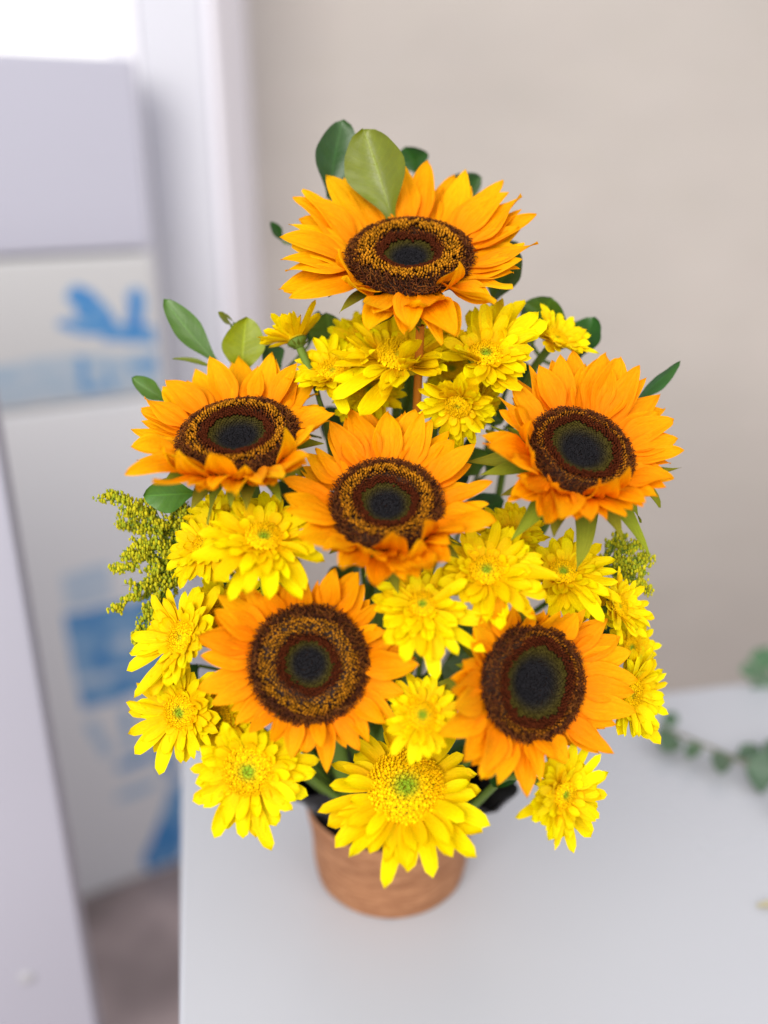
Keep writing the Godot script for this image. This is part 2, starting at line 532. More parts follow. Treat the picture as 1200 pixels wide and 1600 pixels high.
func goldenrod(label: String, root: Vector3, tips: Array) -> void:
	var t := thing("goldenrod_spray", label, "goldenrod", root, "goldenrod sprays")
	var foot := into_pot(t)
	var st := SurfaceTool.new()
	st.begin(Mesh.PRIMITIVE_TRIANGLES)
	st.append_from(tube([Vector3.ZERO, foot * 0.5 + Vector3(0, 0.02, -0.02), foot], 0.0018, 0.0022, 6, GREEN), 0, Transform3D.IDENTITY)
	var places := []
	var tints := []
	for tip in tips:
		var e: Vector3 = tip - root
		var arch := Vector3(0, e.length() * 0.10, 0.003)
		st.append_from(tube([Vector3.ZERO, e * 0.5 + arch, e], 0.0011, 0.0004, 5, GREEN * 1.15), 0, Transform3D.IDENTITY)
		var n := int(e.length() / 0.0015)
		for i in n:
			var u := 0.28 + 0.72 * i / n
			var p := e * u + arch * 4.0 * u * (1.0 - u)
			var out := Vector3(rng.randf_range(-1, 1), rng.randf_range(-0.7, 1.1), rng.randf_range(-0.6, 1.0)).normalized() + e.normalized() * 0.7
			var reach := rng.randf_range(0.003, 0.012) * (1.15 - u * 0.75)
			var q := p + out * reach
			st.append_from(tube([p, q], 0.0004, 0.0003, 4, GREEN * 1.3), 0, Transform3D.IDENTITY)
			for k in 8 + rng.randi() % 5:
				var d := Vector3(rng.randf_range(-1, 1), rng.randf_range(-1, 1), rng.randf_range(-1, 1)).normalized()
				var s := rng.randf_range(0.0004, 0.00095)
				var y := (d + Vector3.UP * 0.4).normalized()
				var x := y.cross(Vector3(0.1, 0.3, 1)).normalized()
				places.append(Transform3D(Basis(x, y, x.cross(y)).scaled(Vector3(s, s * 1.7, s)), q - out * rng.randf() * reach * 0.6 + d * 0.0018))
				tints.append(Color(0.50, 0.44, 0.014).lerp(Color(0.24, 0.31, 0.02), pow(rng.randf(), 1.3)) * rng.randf_range(0.85, 1.2))
		for i in 9:
			var u := rng.randf_range(0.05, 0.7)
			var p := e * u + arch * 4.0 * u * (1.0 - u)
			var x := (e.normalized() + Vector3(rng.randf_range(-0.6, 0.6), rng.randf_range(-0.6, 0.6), rng.randf_range(-0.4, 0.6))).normalized()
			var y := x.cross(Vector3(0.3, 0.2, 1)).normalized()
			st.append_from(blade(rng.randf_range(0.008, 0.014), 0.002, 0, 10, 3, GREEN * 1.2, GREEN * 1.5, 0.3, 4, 2), 0, Transform3D(Basis(x, y, x.cross(y)), p))
	part("stem", st.commit(), mats.green, t)
	var bud := SphereMesh.new()
	bud.radius = 1.0
	bud.height = 2.0
	bud.radial_segments = 7
	bud.rings = 4
	scatter("flower_bud", bud, mats.floret, t, places, tints)

# ---------------------------------------------------------------- the scene
func _ready() -> void:
	rng.seed = 20
	var cam := Camera3D.new()
	cam.name = "camera"
	cam.position = Vector3(0, 0.5, 0.53)
	cam.rotation_degrees.x = -22.0
	cam.near = 0.02
	cam.far = 30.0
	var eye := CameraAttributesPhysical.new()
	eye.frustum_focal_length = 21.0
	eye.frustum_focus_distance = 0.478
	eye.exposure_aperture = 1.2
	eye.frustum_near = 0.02
	eye.frustum_far = 30.0
	cam.attributes = eye
	cam.fov = 59.49
	add_child(cam)
	cam.current = true
	var air := WorldEnvironment.new()
	air.name = "surroundings"
	var env := Environment.new()
	env.background_mode = Environment.BG_COLOR
	env.background_color = Color(0.945, 0.945, 0.965)
	env.background_energy_multiplier = 0.95
	env.tonemap_mode = Environment.TONE_MAPPER_LINEAR
	env.tonemap_exposure = 1.0
	env.ssao_enabled = true
	env.ssil_enabled = true
	env.sdfgi_enabled = true
	air.environment = env
	add_child(air)
	for l in [[Vector3(-0.8, 1.45, 1.9), Vector3(0, 0.25, 0), 1.6, 6.6, Color(1.0, 0.98, 0.95)], [Vector3(1.3, 1.5, 1.3), Vector3(0, 0.2, -0.1), 1.2, 1.6, Color(1.0, 0.97, 0.93)]]:
		var lamp := AreaLight3D.new()
		lamp.name = numbered("soft_area_light")  # unseen soft area lights set high in front of the bouquet
		lamp.area_size = Vector2(l[2], l[2])
		lamp.light_energy = l[3]
		lamp.light_color = l[4]
		lamp.shadow_enabled = true
		lamp.look_at_from_position(l[0], l[1], Vector3.UP)
		add_child(lamp)
	make_materials()
	mats.m_bud = floret_mesh(Color.WHITE, Color(0.5, 0.5, 0.5), 1.0, 1.6)
	mats.m_maroon = floret_mesh(Color(0.055, 0.014, 0.005), Color(0.02, 0.006, 0.004), 0.8, 2.8)
	mats.m_pollen = floret_mesh(Color(0.58, 0.23, 0.012), Color(0.035, 0.008, 0.004), 0.9, 5.5)
	mats.m_stigma = stigma_mesh(Color.WHITE)
	mats.m_tube = tube_floret()

	# ---- the setting
	var room := Basis(Vector3.UP, deg_to_rad(11.5))
	var floor_mesh := PlaneMesh.new()
	floor_mesh.size = Vector2(7, 6)
	structure("floor", floor_mesh, mats.floor, Transform3D(Basis.IDENTITY, Vector3(0, -0.75, 0)))
	structure("wall", slab(Vector3(6, 3.2, 0.15), 0.004), mats.wall, Transform3D(Basis.IDENTITY, Vector3(0.6, -0.75, -1.38)))
	var pillar := thing("pillar", "pale grey square pillar with its lit side coloured paler, before the beige wall", "pillar", Vector3(-0.312, -0.75, -1.2))
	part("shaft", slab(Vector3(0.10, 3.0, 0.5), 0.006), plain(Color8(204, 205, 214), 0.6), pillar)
	part("pale_bevel", slab(Vector3(0.045, 3.0, 0.06), 0.006), plain(Color8(236, 236, 243), 0.5), pillar, Transform3D(Basis.IDENTITY, Vector3(-0.073, 0, 0.222)))  # the pillar's bevelled left edge, coloured paler than the shaft
	part("lit_side", slab(Vector3(0.012, 3.0, 0.5), 0.004), plain(Color8(244, 242, 251), 0.5), pillar, Transform3D(Basis.IDENTITY, Vector3(0.0575, 0, 0.004)))  # lit side of the shaft, its brightness put into a paler colour

	var win := thing("window", "bright window pane in a white frame at the top left", "window", Vector3(-0.78, 0.565, -1.27))
	var glow := plain(Color8(240, 240, 236), 0.5)
	glow.emission_enabled = true
	glow.emission = Color8(250, 250, 246)
	glow.emission_energy_multiplier = 0.75
	part("window_pane", slab(Vector3(0.8, 0.9, 0.01), 0.003), glow, win, Transform3D(Basis.IDENTITY, Vector3(0, 0.03, 0.012)))
	var frame_mat := plain(Color8(232, 232, 234), 0.4)
	for s in [-1.0, 1.0]:
		part("frame", slab(Vector3(0.04, 0.96, 0.05), 0.006), frame_mat, win, Transform3D(Basis.IDENTITY, Vector3(0.42 * s, 0, 0)))
	part("sill", slab(Vector3(0.8, 0.028, 0.07), 0.006), frame_mat, win)

	# cartons stacked on the floor, blue print on their faces
	var turn := Basis(Vector3.UP, deg_to_rad(29.6))
	var stack_at := Vector3(-0.335, 0, -0.82) + turn * Vector3(-0.3, 0, -0.2)
	var blot := FastNoiseLite.new()
	blot.seed = 5
	blot.frequency = 0.012
	var carton := func(called: String, label: String, y: float, h: float, w: float, paper: Color, print_at) -> void:
		var t := thing(called, label, "carton", Vector3(stack_at.x, y, stack_at.z), "cartons stacked behind the table")
		t.basis = turn
		part("body", slab(Vector3(w, h, 0.4), 0.008), plain(paper, 0.75, 0.3), t)
		part("tape", slab(Vector3(w * 0.99, 0.002, 0.05), 0.0008), plain(Color(0.8, 0.78, 0.72), 0.3), t, Transform3D(Basis.IDENTITY, Vector3(0, h - 0.0005, 0)))
		if print_at != null:
			var im := image_of(384, 384, func(x: int, yy: int) -> Color:
				var p := Vector2(x / 383.0 * (w - 0.02), yy / 383.0 * (h - 0.02))
				var k: float = print_at.call(p + Vector2(blot.get_noise_2d(x, yy), blot.get_noise_2d(x + 700, yy)) * 0.008)
				k *= 0.82 + 0.5 * blot.get_noise_2d(x * 2.5 + 90, yy * 2.5)
				return paper.lerp(Color8(52, 124, 192), clampf(k, 0, 1)))
			var pm := plain(Color.WHITE, 0.75, 0.3)
			pm.albedo_texture = ImageTexture.create_from_image(im)
			var q := QuadMesh.new()
			q.size = Vector2(w - 0.02, h - 0.02)
			part("print", q, pm, t, Transform3D(Basis.IDENTITY, Vector3(0, h / 2, 0.2 + 0.0006)))
	# all in metres on the carton's face, from its top left corner
	var near := func(p: Vector2, a: Vector2, b: Vector2, r: float) -> float:
		return 1.0 if Geometry2D.get_closest_point_to_segment(p, a, b).distance_to(p) < r else 0.0
	carton.call("carton", "tall white carton with large blue printing, standing on the floor", -0.75, 0.90, 0.60, Color8(219, 220, 223), func(p: Vector2) -> float:
		var k := 0.0
		if p.y > 0.32 and p.y < 0.50 and p.x > 0.395 and p.x < 0.585:
			k = 0.8
		if p.y > 0.25 and p.y < 0.31 and p.x > 0.40 and p.x < 0.47:
			k = 0.25
		k = maxf(k, 0.85 * near.call(p, Vector2(0.515, 0.54), Vector2(0.535, 0.68), 0.010))
		k = maxf(k, 0.8 * near.call(p, Vector2(0.45, 0.64), Vector2(0.54, 0.62), 0.009))
		k = maxf(k, 0.8 * near.call(p, Vector2(0.565, 0.55), Vector2(0.57, 0.62), 0.012))
		k = maxf(k, 0.3 * near.call(p, Vector2(0.41, 0.54), Vector2(0.43, 0.60), 0.012))
		k = maxf(k, 0.4 * near.call(p, Vector2(0.47, 0.53), Vector2(0.47, 0.61), 0.008))
		k = maxf(k, 0.35 * near.call(p, Vector2(0.44, 0.70), Vector2(0.50, 0.69), 0.010))
		if p.y > 0.385 and p.y < 0.41 and p.x > 0.46 and p.x < 0.53 or p.y > 0.44 and p.y < 0.455 and p.x < 0.50:
			k *= 0.45
		k = maxf(k, 0.95 * near.call(p, Vector2(0.50, 0.86), Vector2(0.565, 0.735), 0.036))
		return k)
	carton.call("carton", "low white carton printed with a blue winged emblem and letters", 0.152, 0.21, 0.60, Color8(196, 196, 197), func(p: Vector2) -> float:
		var k := 0.0
		if p.y > 0.130 and p.y < 0.196:
			k = 0.25
		k = maxf(k, near.call(p, Vector2(0.478, 0.045), Vector2(0.508, 0.085), 0.018))
		k = maxf(k, near.call(p, Vector2(0.557, 0.050), Vector2(0.553, 0.090), 0.013))
		k = maxf(k, 0.95 * near.call(p, Vector2(0.455, 0.082), Vector2(0.53, 0.096), 0.010))
		k = maxf(k, 0.95 * near.call(p, Vector2(0.515, 0.100), Vector2(0.585, 0.108), 0.014))
		k = maxf(k, 0.75 * near.call(p, Vector2(0.468, 0.140), Vector2(0.468, 0.178), 0.0065))
		k = maxf(k, 0.65 * near.call(p, Vector2(0.468, 0.178), Vector2(0.49, 0.178), 0.006))
		k = maxf(k, 0.65 * near.call(p, Vector2(0.508, 0.150), Vector2(0.508, 0.178), 0.006))
		k = maxf(k, 0.75 * near.call(p, Vector2(0.545, 0.155), Vector2(0.582, 0.152), 0.008))
		return k)
	carton.call("carton", "plain white foam box on top of the stacked cartons", 0.366, 0.25, 0.6, Color8(181, 181, 195), null)

	var board := thing("white_board", "white upright board at the lower left, beside the table", "board", Vector3(-0.289, -0.75, -0.12))
	board.basis = room
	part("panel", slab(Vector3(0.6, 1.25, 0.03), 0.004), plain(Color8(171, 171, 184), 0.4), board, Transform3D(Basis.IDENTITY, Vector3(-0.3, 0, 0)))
	part("screw_cap", lathe([Vector2(0.0, 0.003), Vector2(0.006, 0.002), Vector2(0.008, 0.0)], 16), plain(Color8(170, 170, 176), 0.4), board, Transform3D(Basis(Vector3.RIGHT, PI / 2), Vector3(-0.055, 0.52, 0.0152)))

	var table := thing("table", "white laminate table under the flower pot", "table", Vector3(-0.182, -0.75, -0.136))
	table.basis = room
	part("tabletop", slab(Vector3(0.95, 0.028, 0.62), 0.004), mats.table, table, Transform3D(Basis.IDENTITY, Vector3(0.475, 0.722, 0.31)))
	for x in [0.06, 0.89]:
		for z in [0.05, 0.57]:
			part("leg", slab(Vector3(0.04, 0.72, 0.04), 0.004), plain(Color8(200, 200, 204), 0.4), table, Transform3D(Basis.IDENTITY, Vector3(x, 0, z)))

	# ---- the pot, its liner, the stick
	var pot := thing("flower_pot", "round pot wrapped in brown kraft paper holding the bouquet", "flower pot", Vector3(0.005, 0, 0))
	var outer := []
	for i in 9:
		var u := i / 8.0
		outer.append(Vector2(lerpf(0.0552, 0.0622, u) + 0.0006 * sin(u * 9.0), 0.0015 + u * 0.0665))
	mats.kraft.uv1_scale = Vector3(1, 1, 1)
	var side := grid(8, 96, func(u: float, v: float) -> Vector3:
		var p: Vector2 = outer[int(round(u * 8))]
		var w := 1.0 + 0.004 * sin(v * TAU * 5.0 + u * 3.0) + 0.003 * sin(v * TAU * 13.0)
		return Vector3(p.x * w * cos(v * TAU), p.y + 0.0012 * u * sin(v * TAU * 3.0), p.x * w * sin(v * TAU))
	, null, true)
	# lay the image with its x round the pot
	var sd := MeshDataTool.new()
	sd.create_from_surface(side, 0)
	for i in sd.get_vertex_count():
		var uv := sd.get_vertex_uv(i)
		sd.set_vertex_uv(i, Vector2(uv.y * 2.0, uv.x))
	side.clear_surfaces()
	sd.commit_to_surface(side)
	part("kraft_wrap", side, mats.kraft, pot)
	part("base", lathe([Vector2(0.0, 0.0), Vector2(0.054, 0.0), Vector2(0.0552, 0.0015), Vector2(0.0552, 0.003)], 64), plain(Color8(150, 112, 84), 0.8), pot)
	part("inner_wall", lathe([Vector2(0.0616, 0.0682), Vector2(0.0602, 0.066), Vector2(0.055, 0.01), Vector2(0.0, 0.01)], 64), plain(Color8(140, 104, 78), 0.8), pot)
	var crease := FastNoiseLite.new()
	crease.seed = 3
	crease.frequency = 9.0
	var liner := thing("plastic_liner", "crumpled glossy black plastic liner rising out of the pot", "liner", Vector3(0.005, 0.012, 0))
	part("sheet", grid(14, 110, func(u: float, v: float) -> Vector3:
		var a := v * TAU
		var wide := 0.036 * exp(-pow((a - 0.55) / 0.40, 2.0)) + 0.020 * exp(-pow((a - 2.65) / 0.40, 2.0))
		var r := lerpf(0.046, 0.0575, minf(u / 0.5, 1.0)) + wide * smoothstep(0.7, 1.0, u)
		var k := crease.get_noise_2d(cos(a) * 0.6 + 3.0, sin(a) * 0.6 + u * 0.3)
		r += 0.012 * k * smoothstep(0.72, 1.0, u)
		var y := 0.002 + u * 0.068 + 0.018 * smoothstep(0.55, 1.0, u) * (1.0 - 0.7 * exp(-pow((a - 1.57) / 0.5, 2.0))) + 0.012 * crease.get_noise_2d(cos(a) * 0.4 - 7.0, sin(a) * 0.4) * u
		return Vector3(r * cos(a), y, r * sin(a))
	, null, true), mats.black, liner)
	part("gathered_top", grid(10, 90, func(u: float, v: float) -> Vector3:
		var a := v * TAU
		var r := 0.057 * (1.0 - u)
		var y := 0.054 + 0.056 * pow(sin(PI * 0.5 * u), 0.42) + 0.016 * crease.get_noise_2d(cos(a) * r * 12.0, sin(a) * r * 12.0) * sin(PI * minf(u + 0.05, 1.0))
		return Vector3(r * cos(a), y, r * sin(a))
	, null, true), mats.black, liner)
	var stick := thing("wooden_stick", "thin round wooden stick under the top sunflower", "stick", Vector3(0.012, 0.03, -0.01))
	part("rod", tube([Vector3.ZERO, Vector3(0.0075, 0.383, 0.0574)], 0.0026, 0.0024, 9), mats.wood, stick)

	# ---- the bouquet
	sunflower("tallest sunflower at the top of the bouquet, tilted back under broad green leaves", Vector3(0.0141, 0.445, 0.0183), Vector3(-0.0218, 0.8839, 0.4671), 0.0339, 1.16, 0.42, 0.75, [[154, 27, 46.4, 23.5, 18], [146, 33, 44.1, 23.3, -4], [180, 27, 44.1, 20.4, 17], [190, 18, 41.8, 17.6, 15], [202, 3, 44.1, 23.4, 3], [214, 6, 44.1, 20.4, -2], [128, 27, 46.4, 21.1, 3], [118, 24, 41.8, 20.5, 6], [94, 36, 44.1, 24.7, 14], [82, 33, 41.8, 21.2, 21], [68, 27, 39.5, 17.8, -6], [56, 29, 41.8, 21.1, -10], [44, 27, 44.1, 18.7, 5], [36, 24, 41.8, 20.3, 19], [24, 29, 44.1, 22.4, 5], [16, 21, 44.1, 21.6, -3], [12, 18, 32.7, 13.8, -5], [348, 27, 41.8, 21.6, -5], [340, 24, 35, 16.5, -11], [324, 21, 37.2, 20, -6], [306, 14, 37.2, 17, 17], [284, 3, 41.8, 20.5, 16], [268, 9, 37.2, 19, 13], [248, 9, 39.5, 17.1, 6], [194, 12, 39.5, 19.4, 17], [104, 21, 41.8, 19.7, 8], [212, 66, 27.3, 13.8, -31], [304, 63, 27.3, 14.7, -39], [274, 29, 29, 17.4, -31], [284, 33, 30.8, 19, -24], [250, 24, 32.6, 18.7, -22], [230, 42, 27.3, 15.8, -39], [359, 16, 32.8, 16, 4], [168, 21, 39.8, 16, 18], [314, 12, 32.8, 16, 8]])
	sunflower("sunflower at the left edge of the bouquet, above the goldenrod, one petal curled sideways", Vector3(-0.0765, 0.36, 0.0796), Vector3(-0.0584, 0.9249, 0.3756), 0.0309, 1.12, 0.5, 0.7, [[106, 33, 32.7, 17.7, 3], [92, 14, 39.5, 19.6, -1], [78, 29, 35, 18.4, -11], [70, 24, 32.7, 15.4, -10], [58, 27, 32.7, 14.3, 20], [46, 18, 30.4, 15.6, 2], [42, 6, 25.8, 12.7, 17], [0, 33, 28.1, 13.2, 8], [312, 36, 39.5, 20.4, 0], [134, 21, 35, 17.2, 14], [138, 12, 35, 19.1, -6], [119, 12, 37.2, 20.5, -11], [156, 21, 32.7, 17.2, 15], [162, 14, 30.4, 13.4, 2], [172, 12, 30.4, 16.2, -11], [196, 24, 28.1, 14.3, 14], [218, 24, 37.2, 18.3, 12], [242, 33, 41.8, 18.9, -5], [254, 33, 32.7, 15.4, -5], [264, 33, 32.7, 15.3, 20], [278, 29, 35, 17.5, 0], [290, 33, 32.7, 15, 20], [140, 3, 23.6, 11.4, 21], [246, 63, 32.6, 18.3, -26], [266, 69, 27.3, 16.6, -19], [320, 75, 27.3, 15.5, -30], [282, 54, 23.7, 14.4, -30], [224, 59, 29, 17.7, -42], [15, 13, 23.7, 16, 19], [28, 3, 21.8, 16, 16], [183, 12, 25.7, 16, 16], [299, 28, 31.8, 16, 12], [341, 48, 24.4, 16, 8]])
	sunflower("sunflower in the middle of the bouquet with a fringed brown disc", Vector3(0.0013, 0.3326, 0.1069), Vector3(-0.0024, 0.8348, 0.5506), 0.0278, 1.03, 0.46, 0.6, [[106, 12, 37.2, 19.6, 15], [98, 14, 37.2, 19.4, -8], [90, 21, 32.7, 17.9, 15], [84, 12, 35, 19, 5], [78, 18, 35, 19.2, -10], [70, 27, 32.7, 13.9, -11], [119, 21, 32.7, 14.9, -3], [59, 3, 32.7, 14.6, 7], [32, 27, 32.7, 13.9, 8], [29, 9, 25.8, 11.5, 11], [6, 21, 30.4, 12.9, -1], [348, 27, 28.1, 15.5, 6], [336, 33, 37.2, 19.9, 10], [306, 36, 32.7, 16.5, -5], [290, 45, 41.8, 20.9, -10], [282, 33, 35, 18.6, 20], [268, 29, 35, 18.9, -10], [244, 42, 39.5, 18.5, -1], [232, 45, 30.4, 13.2, 9], [226, 42, 35, 18.6, -1], [198, 36, 32.7, 17.7, 15], [172, 27, 30.4, 13.3, 14], [192, 45, 35, 19, -5], [146, 9, 28.1, 14.1, 9], [138, 12, 25.8, 13.1, -8], [116, 14, 32.7, 16.8, 9], [272, 75, 30.8, 18.5, -16], [310, 78, 30.8, 16.6, -19], [262, 57, 34.4, 20.8, -13], [288, 63, 34.4, 17.9, -44], [48, 9, 28.8, 16, 7], [210, 33, 29.8, 16, 4], [326, 49, 29.9, 16, 15]])
	sunflower("sunflower at the right edge of the bouquet with spreading green bracts beneath", Vector3(0.1024, 0.3541, 0.0853), Vector3(0.1504, 0.8075, 0.5704), 0.0273, 0.93, 0.6, 1.05, [[150, 24, 28.1, 12.3, -7], [166, 57, 28.1, 12.1, 18], [118, 14, 32.7, 15, -1], [110, 18, 30.4, 16.3, 9], [100, 24, 35, 15.6, 2], [86, 14, 39.5, 21.5, 0], [80, 21, 37.2, 19.3, -8], [72, 21, 39.5, 20.6, 14], [62, 24, 39.5, 21.2, 10], [54, 42, 37.2, 17.6, -9], [40, 14, 37.2, 18.3, 13], [34, 18, 28.1, 12.6, -2], [24, 21, 32.7, 16.2, 13], [14, 12, 28.1, 15.3, -7], [8, 12, 30.4, 13.6, 15], [0, 14, 30.4, 15.5, 12], [328, 36, 25.8, 14.5, 19], [302, 42, 28.1, 15.1, 14], [280, 36, 30.4, 14.4, 9], [262, 33, 35, 15.6, 13], [246, 29, 39.5, 20.8, 12], [238, 21, 37.2, 18, 0], [222, 21, 35, 16.7, -10], [194, 33, 39.5, 21.3, 6], [208, 42, 32.7, 15.5, 6], [186, 72, 27.3, 16, -31], [238, 51, 29, 17.4, -12], [272, 75, 25.5, 13.9, -40], [276, 72, 30.8, 18.2, -10], [294, 84, 27.3, 14.1, -20], [204, 59, 27.3, 16.3, -12], [220, 39, 34.4, 17.7, -41], [137, 13, 26.8, 16, 1], [314, 33, 23.7, 16, 4], [341, 19, 24.7, 16, 10]])
	sunflower("lowest left sunflower, facing straight out with a round dark centre", Vector3(-0.0376, 0.2608, 0.1413), Vector3(0.021, 0.4131, 0.9104), 0.0293, 0.96, 0.42, 0.6, [[142, 27, 32.7, 14.3, -6], [160, 29, 32.7, 17.7, 4], [176, 18, 28.1, 12.5, 10], [190, 18, 30.4, 13.9, 5], [200, 21, 25.8, 11.9, 5], [150, 29, 30.4, 15.4, 6], [216, 24, 21.3, 10.1, 14], [230, 33, 19, 10.3, -5], [244, 45, 19, 8.3, -8], [258, 18, 21.3, 11.9, 20], [278, 45, 19, 8.6, 20], [284, 21, 28.1, 12.6, 5], [300, 18, 23.6, 11.5, 19], [312, 29, 23.6, 10, -1], [322, 29, 23.6, 11.9, -9], [330, 24, 28.1, 12.7, 3], [342, 18, 23.6, 12.8, 13], [0, 33, 32.7, 17.5, 13], [8, 14, 28.1, 14.6, 16], [28, 42, 19, 9.8, 13], [40, 24, 21.3, 9.8, -6], [64, 27, 28.1, 14.8, -6], [74, 29, 25.8, 14.2, 8], [94, 36, 19, 8.9, 19], [118, 33, 21.3, 9.4, 5], [130, 18, 25.8, 11.2, 20], [17, 22, 20.7, 16, 5], [104, 28, 17.7, 16, 13], [269, 25, 17.7, 16, 8]])
	sunflower("lowest right sunflower, turned to the right with short crumpled petals on its left", Vector3(0.0749, 0.2511, 0.1431), Vector3(0.3823, 0.4407, 0.8121), 0.0288, 1, 0.62, 0.7, [[124, 24, 25.8, 12.9, 19], [114, 39, 19, 8.1, 3], [100, 59, 19, 9.7, 6], [78, 66, 19, 8.2, 8], [50, 21, 21.3, 9.6, -5], [36, 14, 28.1, 15.3, -5], [26, 14, 30.4, 14.7, 13], [14, 18, 32.7, 17, 6], [4, 24, 32.7, 17.4, 3], [354, 24, 30.4, 15.4, 15], [340, 29, 32.7, 16.8, 9], [330, 18, 25.8, 12.3, 6], [316, 24, 30.4, 14.5, 13], [312, 14, 25.8, 12.2, 3], [308, -14, 19, 10, 5], [272, 59, 19, 8.9, 16], [266, 29, 23.6, 11.2, 16], [258, 18, 30.4, 16.1, 3], [234, 29, 32.7, 17, -10], [228, 27, 32.7, 15.5, 17], [218, 27, 35, 17.5, 6], [204, 18, 37.2, 19.1, 11], [192, 36, 32.7, 16.4, 2], [178, 33, 32.7, 14.6, -2], [168, 33, 23.6, 10.9, 2], [154, 36, 21.3, 11.9, 0], [144, 29, 23.6, 11.4, 0], [58, 37, 17.7, 16, 17], [91, 57, 16.7, 16, 1], [134, 21, 21.7, 16, 3], [283, 38, 18.7, 16, 14]])
	chrysanthemum("small yellow chrysanthemum seen from behind its green calyx, left under the top sunflower", Vector3(-0.0489, 0.4021, 0.0303), Vector3(-0.3901, 0.775, -0.4971), 0.0196, 0.25, 1, [[236, 39, 20.4, 5.1, 12], [200, 24, 19.4, 4.7, -2], [168, 24, 19.4, 6.6, 18], [258, 33, 18.4, 5.9, -7], [284, 33, 17.4, 5.3, -9], [304, 29, 18.4, 5.1, -9], [322, 29, 23.4, 4.9, 10], [46, 33, 18.4, 4.9, -5], [4, 29, 17.7, 6.2, 2], [13, 34, 15.3, 6.2, 10], [36, 35, 14.3, 6.2, -2], [72, 39, 13.9, 6.2, 13], [91, 36, 13.7, 6.2, -4], [111, 32, 11.7, 6.2, -2], [127, 38, 10.8, 6.2, 13], [143, 27, 12.8, 6.2, -4], [184, 20, 16.5, 6.2, 14], [214, 31, 16.9, 6.2, -4], [248, 38, 16.5, 6.2, 6], [273, 37, 15.2, 6.2, 2], [337, 24, 17.5, 6.2, 17]])
	chrysanthemum("yellow chrysanthemum under the top sunflower, beside the wooden stick", Vector3(0.0092, 0.3928, 0.0373), Vector3(0.0647, 0.8976, 0.4361), 0.0376, 0.35, 0, [[200, 18, 34.5, 10.4, -8], [220, 6, 38.1, 10.1, 6], [232, 3, 47, 9.9, 20], [250, 0, 45.2, 11.7, -6], [260, 18, 36.3, 8.9, 3], [268, 21, 32.7, 11.3, 9], [288, 48, 27.3, 10.9, 8], [318, 42, 29.1, 9.1, 16], [320, 27, 29.1, 8.4, 12], [298, 29, 32.7, 9, 5], [118, 12, 14.9, 11.8, 7], [106, 21, 14.9, 8.5, 3], [166, 29, 22, 10.7, -8], [188, 33, 27.3, 9.2, -9], [276, 63, 36.3, 10.3, 2], [210, 18, 36.3, 10.1, 0], [1, 30, 24.8, 11, 15], [22, 28, 22.9, 11, 5], [39, 27, 20.3, 11, 13], [51, 30, 18.3, 11, 2], [73, 30, 14.1, 11, -3], [93, 26, 12.3, 11, 3], [141, 22, 15.7, 11, -2], [343, 29, 22.9, 11, 0]])
	chrysanthemum("yellow chrysanthemum squeezed between the left sunflower and the one beside the stick", Vector3(-0.0281, 0.3867, 0.0451), Vector3(-0.1612, 0.833, 0.5292), 0.0267, 0.3, 0, [[96, 9, 18.8, 7.5, 0], [108, 9, 20.1, 6.5, -5], [130, 6, 18.8, 8.2, 19], [248, 27, 17.5, 6.5, -9], [270, 14, 20.1, 6.8, -5], [258, 42, 21.5, 6.6, 8], [280, 0, 28, 7.2, 3], [302, 12, 17.5, 6.7, 11], [38, 6, 13.6, 6.9, 2], [80, 6, 20.1, 7.4, 18], [357, 11, 13.2, 8.1, 2], [21, 7, 11.4, 8.1, 6], [55, 1, 14.3, 8.1, -1], [139, 3, 16.6, 8.1, 0], [157, 4, 15, 8.1, 8], [178, 0, 13.4, 8.1, 13], [201, 2, 12.1, 8.1, -1], [216, 16, 12.6, 8.1, 4], [237, 33, 16.6, 8.1, 6], [290, 8, 19.4, 8.1, 0], [326, 10, 13.1, 8.1, 4], [344, 7, 11.2, 8.1, 9]])
	chrysanthemum("yellow chrysanthemum right under the top sunflower, green eye, broad lower petals", Vector3(0.0556, 0.3956, 0.0437), Vector3(-0.0293, 0.8084, 0.588), 0.0329, 0.25, 1, [[74, 14, 34.1, 10.2, 6], [62, 12, 37.5, 10.8, 4], [44, 18, 34.1, 9.4, 0], [29, 12, 35.8, 10.9, 0], [238, 24, 22.4, 10.2, 3], [248, 12, 24, 11, 20], [264, 21, 24, 7.9, 21], [286, 6, 24, 9.9, -7], [294, 12, 29.1, 9.5, -8], [324, 14, 20.7, 9.7, -4], [136, -6, 14, 9.1, 0], [224, 51, 22.4, 9.9, 16], [86, 12, 29.1, 11, 0], [100, 9, 27.4, 9.7, -9], [24, 14, 27.4, 9.1, 20], [346, 14, 20.7, 8.2, 17], [1, 12, 20.4, 10.3, 12], [122, 1, 17.6, 10.3, 1], [164, 2, 13.4, 10.3, -3], [180, 32, 15.2, 10.3, 5], [200, 36, 16, 10.3, 15], [273, 8, 20.4, 10.3, 11], [303, 6, 22.6, 10.3, 8]])
